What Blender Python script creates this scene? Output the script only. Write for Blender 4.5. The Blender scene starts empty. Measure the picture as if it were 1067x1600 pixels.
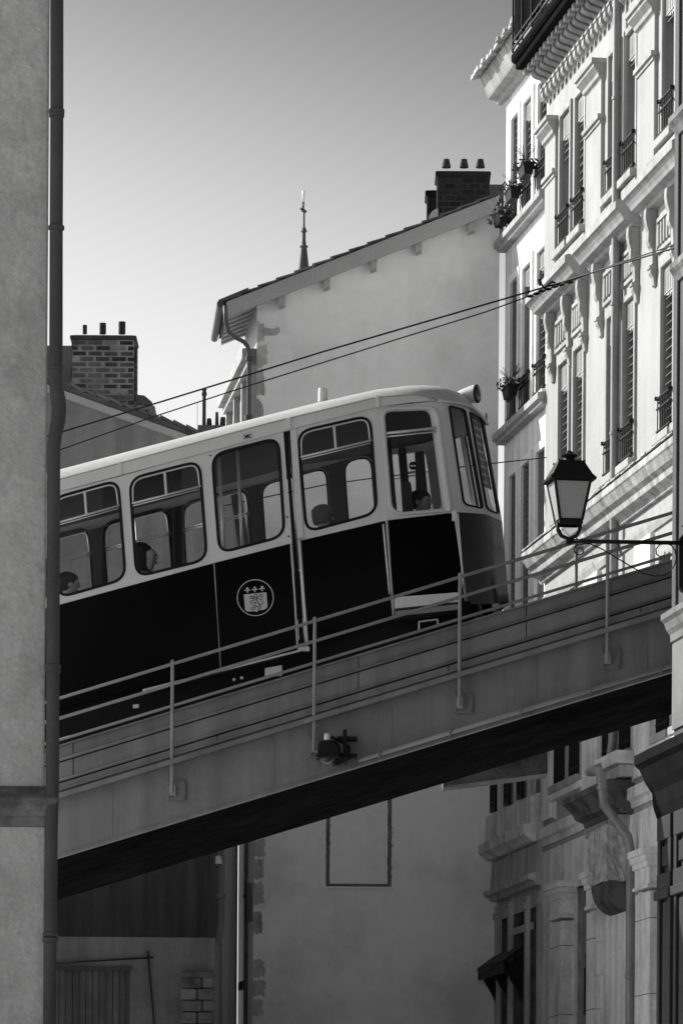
import bpy, bmesh, math, random
from mathutils import Vector, Matrix
random.seed(7)
C = bpy.context.scene.collection
sc = bpy.context.scene
# ------------------------------------------------------------------ camera
F = 7000.0; CX = 533.5; HY = 1930.0; ROLL = 0.0065; EYE = 1.65
cd = bpy.data.cameras.new('camera'); cam = bpy.data.objects.new('camera', cd); C.objects.link(cam)
cd.sensor_fit = 'AUTO'; cd.sensor_width = 36; cd.lens = F / 1600 * 36
cd.shift_y = (HY - 800) / 1600; cd.clip_start = .5; cd.clip_end = 6000
cam.matrix_world = Matrix.Translation((0, 0, EYE)) @ Matrix.Rotation(math.pi / 2, 4, 'X') @ Matrix.Rotation(ROLL, 4, 'Z')
sc.camera = cam
# ------------------------------------------------------------------ light
SUN_EL = math.radians(31); SUN_PHI = math.radians(33)      # phi: how far behind the street plane the sun stands
sv = Vector((-math.cos(SUN_PHI) * math.cos(SUN_EL), math.sin(SUN_PHI) * math.cos(SUN_EL), math.sin(SUN_EL)))
sl = bpy.data.lights.new('sun', 'SUN'); sl.energy = 3.0; sl.angle = math.radians(.5); sl.color = (1, .995, .985)
so = bpy.data.objects.new('sun', sl); C.objects.link(so); so.rotation_euler = sv.to_track_quat('Z', 'Y').to_euler()
w = bpy.data.worlds.new('World'); sc.world = w; w.use_nodes = True
nt = w.node_tree; nt.nodes.clear()
def wn(t, **k):
    n = nt.nodes.new(t)
    for a, b in k.items(): setattr(n, a, b)
    return n
out = wn('ShaderNodeOutputWorld'); bg = wn('ShaderNodeBackground'); bg.inputs['Strength'].default_value = .13
sky = wn('ShaderNodeTexSky', sky_type='NISHITA', sun_disc=False, sun_elevation=SUN_EL, sun_rotation=-(math.pi / 2 - SUN_PHI))
sky.air_density = 1; sky.dust_density = 2.0
bw = wn('ShaderNodeRGBToBW'); nt.links.new(sky.outputs[0], bw.inputs[0])
tc = wn('ShaderNodeTexCoord'); sx = wn('ShaderNodeSeparateXYZ'); nt.links.new(tc.outputs['Generated'], sx.inputs[0])
ml = wn('ShaderNodeMath', operation='MULTIPLY_ADD'); nt.links.new(sx.outputs['X'], ml.inputs[0]); ml.inputs[1].default_value = .25
nt.links.new(sx.outputs['Z'], ml.inputs[2])
mr = wn('ShaderNodeMapRange', interpolation_type='SMOOTHSTEP')
nt.links.new(ml.outputs[0], mr.inputs['Value'])
mr.inputs['From Min'].default_value = .17; mr.inputs['From Max'].default_value = .30
mr.inputs['To Min'].default_value = .64; mr.inputs['To Max'].default_value = .18
mm = wn('ShaderNodeMath', operation='MULTIPLY'); nt.links.new(bw.outputs[0], mm.inputs[0]); nt.links.new(mr.outputs[0], mm.inputs[1])
nt.links.new(mm.outputs[0], bg.inputs['Color']); nt.links.new(bg.outputs[0], out.inputs[0])
sc.view_settings.view_transform = 'Standard'; sc.view_settings.look = 'None'; sc.view_settings.gamma = 1
sc.view_settings.use_curve_mapping = False; sc.view_settings.exposure = 1.18
sc.cycles.max_bounces = 8; sc.cycles.transparent_max_bounces = 16; sc.cycles.diffuse_bounces = 4
sc.cycles.sample_clamp_indirect = 4

# ------------------------------------------------------------------ materials
def mat(name, col, rough=.7, var=.18, scale=1.2, bump=.25, bscale=30, streak=0., spec=.3, metal=0., rand=0., fine=.08, stain=0., stain_scale=.6):
    m = bpy.data.materials.new(name); m.use_nodes = True
    t = m.node_tree; N = t.nodes; L = t.links
    b = N['Principled BSDF']; b.inputs['Roughness'].default_value = rough; b.inputs['Metallic'].default_value = metal
    b.inputs['Specular IOR Level'].default_value = spec
    geo = N.new('ShaderNodeNewGeometry')
    def noise(sc_, detail=6, mapping=None, r=.55):
        n = N.new('ShaderNodeTexNoise'); n.inputs['Scale'].default_value = sc_; n.inputs['Detail'].default_value = detail; n.inputs['Roughness'].default_value = r
        if mapping:
            mp = N.new('ShaderNodeMapping'); mp.inputs['Scale'].default_value = mapping
            L.new(geo.outputs['Position'], mp.inputs['Vector']); L.new(mp.outputs[0], n.inputs['Vector'])
        else: L.new(geo.outputs['Position'], n.inputs['Vector'])
        return n.outputs['Fac']
    def rng(v, lo, hi, a=.3, bb=.7):
        r = N.new('ShaderNodeMapRange'); L.new(v, r.inputs['Value'])
        r.inputs['From Min'].default_value = a; r.inputs['From Max'].default_value = bb
        r.inputs['To Min'].default_value = lo; r.inputs['To Max'].default_value = hi; return r.outputs[0]
    def mul(a, c):
        q = N.new('ShaderNodeMath'); q.operation = 'MULTIPLY'
        L.new(a, q.inputs[0])
        if isinstance(c, float): q.inputs[1].default_value = c
        else: L.new(c, q.inputs[1])
        return q.outputs[0]
    v = mul(rng(noise(scale), 1 - var, 1 + var), float(col))
    if fine: v = mul(v, rng(noise(scale * 14, 3), 1 - fine, 1 + fine))
    if streak: v = mul(v, rng(noise(1.0, 5, (5, 5, .35)), 1 - streak, 1 + streak * .3, .35, .6))
    if stain: v = mul(v, rng(noise(stain_scale, 8, None, .65), 1 - stain, 1., .36, .5))
    if rand:
        oi = N.new('ShaderNodeObjectInfo'); v = mul(v, rng(oi.outputs['Random'], 1 - rand, 1 + rand, 0, 1))
    L.new(v, b.inputs['Base Color'])
    if bump:
        bp = N.new('ShaderNodeBump'); bp.inputs['Strength'].default_value = bump; bp.inputs['Distance'].default_value = .02
        L.new(noise(bscale, 6), bp.inputs['Height']); L.new(bp.outputs[0], b.inputs['Normal'])
    return m
def glass(name, fac=.015, tint=.97, rough=.01):
    m = bpy.data.materials.new(name); m.use_nodes = True; t = m.node_tree; N = t.nodes; N.clear()
    o = N.new('ShaderNodeOutputMaterial'); mx = N.new('ShaderNodeMixShader'); tr = N.new('ShaderNodeBsdfTransparent'); gl = N.new('ShaderNodeBsdfGlossy')
    lw = N.new('ShaderNodeLayerWeight'); lw.inputs['Blend'].default_value = .5
    pw_ = N.new('ShaderNodeMath'); pw_.operation = 'POWER'; pw_.inputs[1].default_value = 5; t.links.new(lw.outputs['Facing'], pw_.inputs[0])
    fr = N.new('ShaderNodeMath'); fr.operation = 'MULTIPLY_ADD'; fr.inputs[1].default_value = .9; fr.inputs[2].default_value = fac; t.links.new(pw_.outputs[0], fr.inputs[0])
    tr.inputs['Color'].default_value = (tint,) * 3 + (1,); gl.inputs['Roughness'].default_value = rough; gl.inputs['Color'].default_value = (.8, .8, .8, 1)
    t.links.new(fr.outputs[0], mx.inputs[0]); t.links.new(tr.outputs[0], mx.inputs[1]); t.links.new(gl.outputs[0], mx.inputs[2]); t.links.new(mx.outputs[0], o.inputs[0])
    return m
M = dict(
    ground=mat('street_paving', .45, .9, .2, .5, .3, 20),
    facade=mat('facade_plaster', .37, .75, .07, .8, .12, 30, streak=.09, fine=.04, stain=.10, stain_scale=.9),
    trim=mat('facade_stone_trim', .38, .78, .10, 1.5, .2, 25, streak=.22, fine=.06, stain=.18, stain_scale=1.6),
    ledge=mat('weathered_ledge', .44, .8, .25, 2.5, .5, 18, streak=.35, stain=.45, stain_scale=2.2),
    base=mat('street_stone', .74, .8, .15, 1.2, .45, 25, streak=.2, stain=.2, stain_scale=1.2),
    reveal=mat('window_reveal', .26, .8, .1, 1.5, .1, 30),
    gutterm=mat('tarred_gutter', .016, .8, .2, 4, .1, spec=0),
    darkstone=mat('dark_stained_stone', .10, .9, .35, 3, .6, 14, stain=.4, stain_scale=3),
    bplaster=mat('grey_plaster', .78, .8, .1, .7, .2, 30, streak=.18, stain=.12),
    bframe=mat('pale_window_band', .84, .8, .05, 1, .1, 30),
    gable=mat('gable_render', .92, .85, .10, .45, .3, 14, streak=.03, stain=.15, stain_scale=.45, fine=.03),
    crack=mat('dark_joint', .22, .9, .3, 4, .5, 20),
    gtrim=mat('barge_paint', .42, .7, .08, 2, .1, 20),
    sootstone=mat('sooty_block', .10, .9, .4, 3, .9, 12, rand=.4, stain=.5, stain_scale=3),
    quoin=mat('rough_quoin', .40, .9, .25, 5, .9, 12, rand=.25),
    lwall=mat('rough_render', .55, .9, .10, 2.2, 1., 14, streak=.08, stain=.16, stain_scale=2.6, fine=.10),
    lledge=mat('mossy_stone', .20, .9, .35, 6, .8, 14, stain=.4, stain_scale=4),
    lpipe=mat('dark_zinc', .085, .5, .15, 3, .08, 20, spec=.2),
    gilt=mat('pale_gilding', .95, .3, .05, 3, 0),
    greyfront=mat('shade_grey_front', .075, .8, .15, 3, .3, 20, streak=.2),  # dark grey puts shade into a front that the sun reaches
    palepier=mat('dimmed_pier_stone', .16, .8, .2, 3, .4, 20, streak=.25),  # stone darkened to look dim where the sun falls on it
    zinc2=mat('grey_zinc', .12, .5, .2, 4, .08, 20, spec=.2),
    apipe=mat('pale_zinc', .26, .4, .15, 3, .05, 20, streak=.15, metal=.25),
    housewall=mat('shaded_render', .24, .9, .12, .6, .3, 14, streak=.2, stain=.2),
    darkwall=mat('dark_render', .05, .9, .18, .7, .3, 14, streak=.35),
    tile=mat('roof_tile', .13, .85, .3, 3, .5, 20, rand=.3),
    brick=mat('old_brick', .11, .9, .45, 3, .6, 40, rand=.75),
    mortar=mat('mortar', .36, .95, .35, 4, .8, 30, stain=.55, stain_scale=2.0),
    dbrick=mat('sooty_brick', .018, .9, .3, 6, .5, 40, rand=.45),
    dmortar=mat('sooty_mortar', .04, .95, .2, 5, .5, 30),
    pot=mat('chimney_pot', .045, .85, .25, 6, .4, 20),
    bridge=mat('painted_girder', .205, .6, .13, .7, .18, 20, streak=.2, stain=.2, stain_scale=.8, fine=.05),
    under=mat('dark_concrete', .010, .95, .4, 1.2, .4, 10, streak=.35, spec=0),  # nearly black throughout, with random streaks
    rail=mat('rail_steel', .26, .45, .12, 5, .05, 20, spec=.5),
    bolt=mat('bolt_steel', .2, .5, .2, 8, .05, 20),
    white=mat('cream_enamel', .66, .35, .04, 1.5, .02, 20, streak=.03, spec=.45, fine=.02),
    roofw=mat('roof_enamel', .58, .45, .06, 1.5, .04, 20, spec=.4),
    black=mat('dark_enamel', .0015, .25, .1, 2, .0, 20, spec=.06, fine=0),
    nose=mat('nose_enamel', .003, .14, .1, 2, .0, 20, spec=.5, fine=0),
    gap=mat('dark_recess', .01, .8, .1, 2, 0),
    rubber=mat('window_rubber', .008, .6, .1, 5, .05, spec=.2),
    alu=mat('aluminium', .62, .35, .06, 6, .03, spec=.5, metal=.3),
    inner=mat('car_interior', .05, .6, .1, 2, .05),
    seat=mat('seat_cloth', .04, .9, .2, 6, .2),
    iron=mat('black_iron', .014, .55, .2, 6, .1, spec=.12),
    opal=mat('opal_glass', .42, .25, .05, 4, .0, spec=.5),
    darkglass=mat('dark_pane', .03, .08, .2, 1, 0, spec=.6),
    slat=mat('louvre_slat', .20, .7, .15, 6, .1, rand=.15),
    lamb=mat('painted_zinc_valance', .40, .6, .1, 4, .05),
    wood=mat('dark_painted_wood', .045, .6, .15, 3, .15, 12, streak=.1, spec=.06),
    plank=mat('door_plank', .06, .8, .25, 4, .3, 12, streak=.3, rand=.15),
    screen=mat('reed_screen', .012, .9, .3, 8, .5, 40, rand=.3, spec=0),
    leaf=mat('leaf', .07, .7, .3, 10, 0, rand=.2),
    flower=mat('flower', .5, .7, .2, 10, 0),
    spire=mat('spire_slate', .09, .7, .2, 2, .2),
    skin=mat('skin', .36, .6, .08, 10, .05),
    hair=mat('hair', .02, .7, .3, 30, .4, 60),
    cap=mat('cap_cloth', .10, .9, .1, 20, .1),
    coat=mat('coat', .05, .9, .15, 10, .2),
    pale=mat('pale_cloth', .3, .9, .15, 10, .2),
    glass=glass('window_glass'),
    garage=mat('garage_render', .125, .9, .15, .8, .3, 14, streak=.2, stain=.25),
    crest=mat('crest_paint', .55, .5, .04, 5, 0),
)

# ------------------------------------------------------------------ helpers
def W(px, py, Y):
    u = px - CX; v = HY - py
    u, v = u - ROLL * v, v + ROLL * u
    return Vector((u * Y / F, Y, EYE + v * Y / F))
ROOTM = {}
def rootmat(o):
    while o.parent: o = o.parent
    return ROOTM.get(o.name, Matrix.Identity(4))
def tag(o, label=None, cat=None, group=None, kind=None):
    for k, v in (('label', label), ('category', cat), ('group', group), ('kind', kind)):
        if v: o[k] = v
    return o
def thing(name, label, cat, loc=(0, 0, 0), rz=0, group=None):
    o = bpy.data.objects.new(name, None); C.objects.link(o); o.empty_display_size = .2
    o.location = loc; o.rotation_euler = (0, 0, rz)
    ROOTM[o.name] = Matrix.Translation(loc) @ Matrix.Rotation(rz, 4, 'Z')
    return tag(o, label, cat, group)
class MB:
    def __init__(s): s.v = []; s.f = []; s.mi = []
    def add(s, vs, fs):
        n = len(s.v); s.v += [Vector(p) for p in vs]; s.f += [tuple(i + n for i in f) for f in fs]; return s
    def box(s, x0, x1, y0, y1, z0, z1):
        return s.add([(x0, y0, z0), (x1, y0, z0), (x1, y1, z0), (x0, y1, z0), (x0, y0, z1), (x1, y0, z1), (x1, y1, z1), (x0, y1, z1)],
                     [(0, 3, 2, 1), (4, 5, 6, 7), (0, 1, 5, 4), (1, 2, 6, 5), (2, 3, 7, 6), (3, 0, 4, 7)])
    def prism(s, poly, vec):
        n = len(poly); vec = Vector(vec); a = [Vector(p) for p in poly]
        return s.add(a + [p + vec for p in a], [tuple(range(n))[::-1], tuple(range(n, 2 * n))] + [(i, (i + 1) % n, n + (i + 1) % n, n + i) for i in range(n)])
    def loft(s, loops, close=True, caps=False):
        n = len(loops[0]); vs = [p for l in loops for p in l]; fs = []
        for k in range(len(loops) - 1):
            for i in range(n if close else n - 1):
                j = (i + 1) % n
                fs.append((k * n + i, k * n + j, (k + 1) * n + j, (k + 1) * n + i))
        if caps: fs += [tuple(range(n))[::-1], tuple((len(loops) - 1) * n + i for i in range(n))]
        return s.add(vs, fs)
    def tube(s, pts, r, n=8, closed=False):
        pts = [Vector(p) for p in pts]; m = len(pts); rs = r if isinstance(r, (list, tuple)) else [r] * m
        loops = []; up = None
        for i in range(m):
            a = pts[i - 1] if (i or closed) else pts[i]; b = pts[(i + 1) % m] if (i < m - 1 or closed) else pts[i]
            d = (b - a).normalized()
            if up is None: up = Vector((0, 0, 1)) if abs(d.z) < .9 else Vector((0, 1, 0))
            e = d.cross(up).normalized(); up = e.cross(d).normalized()
            loops.append([pts[i] + (e * math.cos(t) + up * math.sin(t)) * rs[i] for t in [2 * math.pi * k / n for k in range(n)]])
        if closed: loops.append(loops[0])
        return s.loft(loops, True, not closed)
    def lathe(s, prof, c, n=16, axis='z'):
        c = Vector(c); loops = []
        for r, z in prof:
            l = []
            for k in range(n):
                t = 2 * math.pi * k / n; a, b = max(r, 1e-4) * math.cos(t), max(r, 1e-4) * math.sin(t)
                l.append(c + Vector({'z': (a, b, z), 'x': (z, a, b), 'y': (a, z, b)}[axis]))
            loops.append(l)
        return s.loft(loops, True, True)
    def build(s, name, m, parent=None, smooth=False, bevel=0, world=True, origin=None, sub=0):
        vs = s.v
        if parent is not None and world:
            iv = rootmat(parent).inverted(); vs = [iv @ p for p in vs]
        if origin is not None: vs = [p - Vector(origin) for p in vs]
        me = bpy.data.meshes.new(name); me.from_pydata([tuple(p) for p in vs], [], s.f)
        bm = bmesh.new(); bm.from_mesh(me); bmesh.ops.recalc_face_normals(bm, faces=bm.faces[:]); bm.to_mesh(me); bm.free()
        me.materials.append(M[m] if isinstance(m, str) else m)
        if smooth:
            me.shade_smooth() if smooth is True else me.polygons.foreach_set('use_smooth', [True] * len(me.polygons))
        o = bpy.data.objects.new(name, me); C.objects.link(o)
        if parent is not None: o.parent = parent
        if origin is not None: o.location = origin
        if bevel:
            b = o.modifiers.new('bevel', 'BEVEL'); b.width = bevel; b.segments = 2; b.limit_method = 'ANGLE'
        if smooth and smooth is not True:
            me.set_sharp_from_angle(angle=math.radians(smooth))
        return o
def dupo(o, loc, parent=None):
    c = o.copy(); C.objects.link(c); c.location = loc
    if parent is not None: c.parent = parent
    return c
def wallholes(mb, x0, x1, z0, z1, holes, y=0., depth=.3, rev=None):
    xs = sorted(set([x0, x1] + [h[0] for h in holes] + [h[1] for h in holes]))
    zs = sorted(set([z0, z1] + [h[2] for h in holes] + [h[3] for h in holes]))
    for i in range(len(xs) - 1):
        for j in range(len(zs) - 1):
            cx, cz = (xs[i] + xs[i + 1]) / 2, (zs[j] + zs[j + 1]) / 2
            if any(h[0] < cx < h[1] and h[2] < cz < h[3] for h in holes): continue
            mb.add([(xs[i], y, zs[j]), (xs[i + 1], y, zs[j]), (xs[i + 1], y, zs[j + 1]), (xs[i], y, zs[j + 1])], [(0, 1, 2, 3)])
    for a, b, c, d in holes:
        for p, q in (((a, c), (b, c)), ((b, c), (b, d)), ((b, d), (a, d)), ((a, d), (a, c))):
            (rev or mb).add([(p[0], y + (.012 if rev else 0), p[1]), (q[0], y + (.012 if rev else 0), q[1]), (q[0], y + depth, q[1]), (p[0], y + depth, p[1])], [(0, 1, 2, 3)])
def profx(mb, prof, x0, x1):           # profile of (outward, z) swept along local x
    mb.prism([(x0, -d, z) for d, z in prof], (x1 - x0, 0, 0))

# ------------------------------------------------------------------ ground
g = MB(); g.add([(-2500, -2500, 0), (2500, -2500, 0), (2500, 2500, 0), (-2500, 2500, 0)], [(0, 1, 2, 3)])
tag(g.build('street', 'ground'), kind='structure')

# ------------------------------------------------------------------ near left building, its ledge
nl = thing('stucco_house', 'rough grey stucco house corner filling the left edge of the photo, with moulded ledge', 'house', (W(40, 1600, 30).x, 30, 0))
XR = W(71.5, 1240, 30).x
mb = MB(); mb.prism([(-9, 30, 0), (XR + .008, 30, 0), (XR - .56, 34, 0), (-9, 34, 0)], (0, 0, W(60, 1283, 30).z))
mb.build('lower_wall', 'lwall', nl, bevel=.015)
zl0 = W(60, 1290, 30).z; zl1 = W(60, 1240, 30).z
mb = MB(); mb.prism([(-9, 30.02, zl1 - .02), (XR - .006, 30.02, zl1 - .02), (XR - .6, 34, zl1 - .02), (-9, 34, zl1 - .02)], (0, 0, 8))
mb.build('upper_wall', 'lwall', nl, bevel=.015)
prof = [(0, zl0 - .01), (.035, zl0 - .01), (.04, zl0 + .045), (.07, zl0 + .06), (.085, zl0 + .12), (.12, zl0 + .15), (.125, zl1 - .045), (.11, zl1 - .03), (.0, zl1 + .05)]
loops = []
for d, z in prof:
    loops.append([Vector((-9, 30 - d, z)), Vector((XR + d * .75, 30 - d, z)), Vector((XR + d * .75 - .3, 32, z)), Vector((-9, 32, z))])
mb = MB(); mb.loft(loops, True, True); mb.build('moulded_ledge', 'lledge', nl, bevel=.008)

# left drainpipe
def seg(px, py, Y): return W(px, py, Y)
dp = thing('drainpipe', 'tall dark drainpipe with an offset bend beside the stucco corner at the left', 'drainpipe', (W(85, 1600, 29.95).x, 29.95, 0))
mb = MB()
path = [(89.5, -200), (89.5, 180), (88.5, 360), (88, 560), (88, 602), (91, 622), (93, 640), (91, 660), (86.5, 680), (84.3, 700), (83.3, 1035), (82.5, 1230), (80.5, 1300), (79.2, 1470), (77.7, 1700)]
rr = [.044, .044, .044, .0455, .046, .050, .050, .048, .0455, .045, .0445, .0445, .0445, .044, .044]
mb.tube([seg(x, y, 29.94) for x, y in path], rr, 16); mb.build('pipe', 'lpipe', dp, smooth=True)
for x, y, r in ((89.3, 174, .052), (89.3, 180, .051), (88.6, 356, .054), (87.8, 575, .051), (83.3, 1042, .053), (83.3, 1048, .052), (79.3, 1460, .052), (79.2, 1469, .054), (83.6, 905, .048)):
    c = seg(x, y, 29.94); q = MB(); q.lathe([(r - .01, -.02), (r, -.012), (r, .012), (r - .01, .02)], c, 16); q.build('collar', 'lpipe', dp, smooth=40)

# ------------------------------------------------------------------ funicular bridge
BY0, BY1 = 40.0, 44.2
br = thing('railway_bridge', 'sloping grey plate girder bridge carrying the funicular over the street', 'bridge', (0, 42, 0))
def bl(px, y0): return y0 - .303 * (px - 95)          # bridge line through px 95
def strip(mb, ya, yb, Ya, Yb, xl=-700, xr=1230):
    P = [W(xl, bl(xl, ya), Ya), W(xr, bl(xr, ya), Ya), W(xr, bl(xr, yb), Ya), W(xl, bl(xl, yb), Ya)]
    mb.prism(P, (0, Yb - Ya, 0))
mb = MB(); strip(mb, 1246, 1338, 40.0, 40.12); mb.build('girder', 'bridge', br, bevel=.006)
for px in (-260, 176, 428, 612, 838, 1010):
    mb = MB(); a = W(px, bl(px, 1247), 39.996); b = W(px, bl(px, 1337), 39.996); mb.box(a.x - .004, a.x + .004, 39.994, 40.01, b.z, a.z); mb.build('plate_joint', 'bolt', br)
mb = MB(); strip(mb, 1334.5, 1339, 39.985, 40.1); mb.build('girder_lip', 'bridge', br)
mb = MB(); strip(mb, 1238, 1246.5, 39.86, 40.14); mb.build('girder_flange', 'bridge', br, bevel=.008)
mb = MB(); strip(mb, 1231, 1235.5, 39.955, 40.1); mb.build('girder_flange', 'bridge', br, bevel=.005)
for a, b, d in ((1165.5, 1186.3, .03), (1191.2, 1218.6, .015), (1223.6, 1240, .0)):
    xs = [-700, -250, 95 + 20, 560, 822, 1230] if a < 1200 else [-700, -100, 340, 700, 1000, 1230]
    for i in range(len(xs) - 1):
        mb = MB(); strip(mb, a, b, 39.985 + d, 40.06, xs[i] + .6, xs[i + 1] - .6); mb.build('parapet_panel', 'bridge', br, bevel=.004)
mb = MB(); strip(mb, 1164, 1238, 40.062, 40.10); mb.build('parapet_back', 'gap', br)  # dark plate gives the shadow lines under the panel beads
for y in (1187.2, 1219.4):
    mb = MB(); mb.tube([W(-700, bl(-700, y), 39.985), W(1230, bl(1230, y), 39.985)], .0135, 8); mb.build('panel_bead', 'bridge', br, smooth=True)
mb = MB(); strip(mb, 1163, 1166, 39.97, 40.14); mb.build('parapet_cap', 'bridge', br)
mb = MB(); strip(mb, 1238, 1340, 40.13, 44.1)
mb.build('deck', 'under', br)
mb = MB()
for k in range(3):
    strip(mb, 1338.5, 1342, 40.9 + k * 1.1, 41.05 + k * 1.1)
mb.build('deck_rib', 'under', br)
mb = MB(); strip(mb, 1226, 1339, 44.1, 44.22); mb.build('girder', 'bridge', br)
mb = MB(); strip(mb, 1164, 1226, 44.14, 44.2); mb.build('parapet_panel', 'bridge', br)
# abutment seen beyond the far girder
mb = MB(); mb.prism([W(692, 1229, 44.5), W(855, 1208, 44.5), W(855, 1140, 44.5), W(692, 1180, 44.5)], (0, .5, 0)); mb.build('abutment', 'darkstone', br)
# track on the deck
for Y in (41.7, 42.7):
    mb = MB(); strip(mb, 1226, 1236, Y - .035, Y + .035); mb.build('running_rail', 'bolt', br)
# conduit
mb = MB(); mb.tube([W(560, 1188, 39.93), W(1230, 1188 - .303 * 670, 39.93)], .02, 10); mb.build('conduit', 'rail', br, smooth=True)
for k in range(6):
    p = W(592 + k * 110, 1188 - .303 * (32 + 110 * k), 39.93); mb = MB(); mb.box(p.x - .008, p.x + .008, p.y - .03, p.y + .06, p.z - .028, p.z + .028); mb.build('pipe_clip', 'bolt', br)
# railings
def railing(Y, base, post_px, label, dy=0):
    r = thing('bridge_railing', label, 'railing', (0, Y, 0), 0, 'railings along the funicular bridge')
    for y in (1090.5, 1122, 1155.8):
        mb = MB(); mb.tube([W(-700, bl(-700, y), Y), W(1230, bl(1230, y), Y)], .0155 if y < 1150 else .0135, 10); mb.build('rail', 'rail', r, smooth=True)
    for px in post_px:
        t = W(px, bl(px, 1088), Y); b = W(px - 1, bl(px, 1292), Y); b.x = t.x
        mb = MB(); mb.tube([t, b], .0165, 10); mb.lathe([(.0165, 0), (.02, .008), (.012, .022), (.001, .026)], t, 10); mb.build('post', 'rail', r, smooth=40)
        mb = MB(); mb.box(b.x - .02, b.x + .035, b.y, b.y + .09, b.z - .02, b.z + .075); mb.build('bracket', 'rail', r, bevel=.004)
        c = b + Vector((.035, 0, .03)); pl = MB(); pl.box(c.x - .085, c.x + .085, Y + .07, Y + .1, c.z - .09, c.z + .09)
        plate = pl.build('base_plate', 'bridge', r, bevel=.003)
        for sx_ in (-1, 1):
            for sz in (-1, 1):
                q = MB(); q.lathe([(.013, 0), (.012, -.02), (.004, -.026)], (c.x + sx_ * .064, Y + .07, c.z + sz * .068), 6, 'y'); q.build('bolt', 'bolt', plate)
    return r
posts = [-402, -178, 47, 270, 492, 718.5, 949, 1180]
railing(39.9, 0, [p for p in posts if p not in (47,)], 'nearer tubular handrail with posts bolted to the front of the bridge girder')
railing(44.3, 0, [-300, -80, 170, 420, 660, 900, 1140], 'farther tubular handrail along the back edge of the bridge, behind the funicular car')

# alarm lamp housing on the girder
Yh = 39.72
hb = thing('floodlight', 'dark floodlight housing bracketed to the bridge girder beside a railing post', 'floodlight', tuple(W(525, 1180, 39.8)))
def hp(x, y): return (480 + x * 90 / 1067, 1140 + y * 70 / 830)
def P2(x, y, Y): return W(*hp(x, y), Y)
mb = MB(); lo = []
for k, (dx, Y) in enumerate(((0, 39.62), (0, 39.66), (40, 39.84))):
    pts = [(185, 485), (192, 320), (215, 250), (270, 205), (330, 190), (400, 185), (480, 200), (545, 245), (575, 320), (590, 485)]
    f = .88 if k == 0 else 1
    lo.append([P2(390 + (x - 390) * f + dx, 485 + (y - 485) * f, Y) for x, y in pts])
mb.loft(lo, True, True); mb.build('housing', 'iron', hb, smooth=35)
mb = MB(); p = P2(390, 507, 39.7); mb.box(p.x - .205 / 2 * 1.05, p.x + .1, 39.6, 39.86, p.z - .014, p.z + .012); mb.build('rim', 'rubber', hb, bevel=.004)
mb = MB(); mb.lathe([(.105 * .8, 0), (.08, -.02), (.055, -.045), (.02, -.055)], P2(375, 522, 39.72), 16); mb.build('lens', 'darkglass', hb, smooth=True)
mb = MB(); mb.lathe([(.028, -.03), (.03, .02), (.024, .035), (.02, .04)], P2(370, 150, 39.7), 12); mb.build('cable_gland', 'alu', hb, smooth=40)
for y in (160, 480):
    p = P2(740, y, 39.85); mb = MB(); mb.box(p.x - .09, p.x + .09, 39.83, 39.99, p.z - .015, p.z + .015); mb.build('bracket_arm', 'iron', hb, bevel=.003)
p = P2(690, 320, 39.85); mb = MB(); mb.box(p.x - .015, p.x + .02, 39.8, 39.9, p.z - .16, p.z + .15); mb.build('bracket_plate', 'iron', hb, bevel=.003)
mb = MB(); mb.tube([P2(410, 130, 39.75), P2(480, 150, 39.78), P2(620, 220, 39.85), P2(780, 330, 39.9), P2(760, 450, 39.92), P2(880, 530, 39.93)], .014, 8); mb.build('cable', 'iron', hb, smooth=True)
mb = MB(); p0 = P2(640, 560, 39.8); mb.prism([P2(470, 655, 39.7), P2(580, 660, 39.7), P2(870, 520, 39.7), P2(850, 490, 39.7), P2(600, 500, 39.7)], (0, .2, 0)); mb.build('lower_bracket', 'iron', hb)

# ------------------------------------------------------------------ funicular car
car = thing('funicular_car', 'two tone funicular car with dark lower panels, pale window band and round city crest', 'funicular', tuple(W(400, 1100, 42.25)))
YC = 42.25
def interp(x, pts):
    if x <= pts[0][0]:
        (x0, y0), (x1, y1) = pts[0], pts[1]; return y0 + (y1 - y0) * (x - x0) / (x1 - x0)
    for (x0, y0), (x1, y1) in zip(pts, pts[1:]):
        if x <= x1: return y0 + (y1 - y0) * (x - x0) / (x1 - x0)
    return pts[-1][1]
BELT = [(-300, 1051), (96, 944), (334.7, 879.5), (454, 849), (470.6, 844), (604, 813), (710.5, 800.5), (724, 798), (757, 803), (783, 814)]
YCUR = [(-300, 41.0), (455, 41.0), (604, 41.05), (700, 41.15), (716, 41.19), (730, 41.27), (758, 41.52), (772, 41.85), (784, 42.25)]
LEAN = [(-300, .07), (560, .07), (604, .08), (700, .13), (757, .165), (784, .175)]
def colof(px, py):
    c = px
    for _ in range(5): c = px + interp(c, LEAN) * (interp(c, BELT) - py)
    return c
def T(px, py, off=0., far=False):
    Y = interp(colof(px, py), YCUR)
    p = W(px, py, Y)
    c = colof(px, py); n = Vector((0, -1, 0))
    if c > 604: n = Vector((math.sin(min(1.45, (c - 604) / 180 * 1.45)), -math.cos(min(1.45, (c - 604) / 180 * 1.45)), 0))
    p = p + n * off
    if far: p.y = 2 * YC - p.y
    return p
def rquad(q, r, n=6):
    out_ = []
    for i in range(4):
        P = Vector(q[i]); A = Vector(q[i - 1]); B = Vector(q[(i + 1) % 4])
        rr = r[i] if isinstance(r, (list, tuple)) else r
        a = P + (A - P).normalized() * rr; b = P + (B - P).normalized() * rr
        for k in range(n):
            t = k / (n - 1)
            # superellipse-like arc
            out_.append(a * (1 - t) ** 2 + P * 2 * t * (1 - t) + b * t * t)
    return out_
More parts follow.
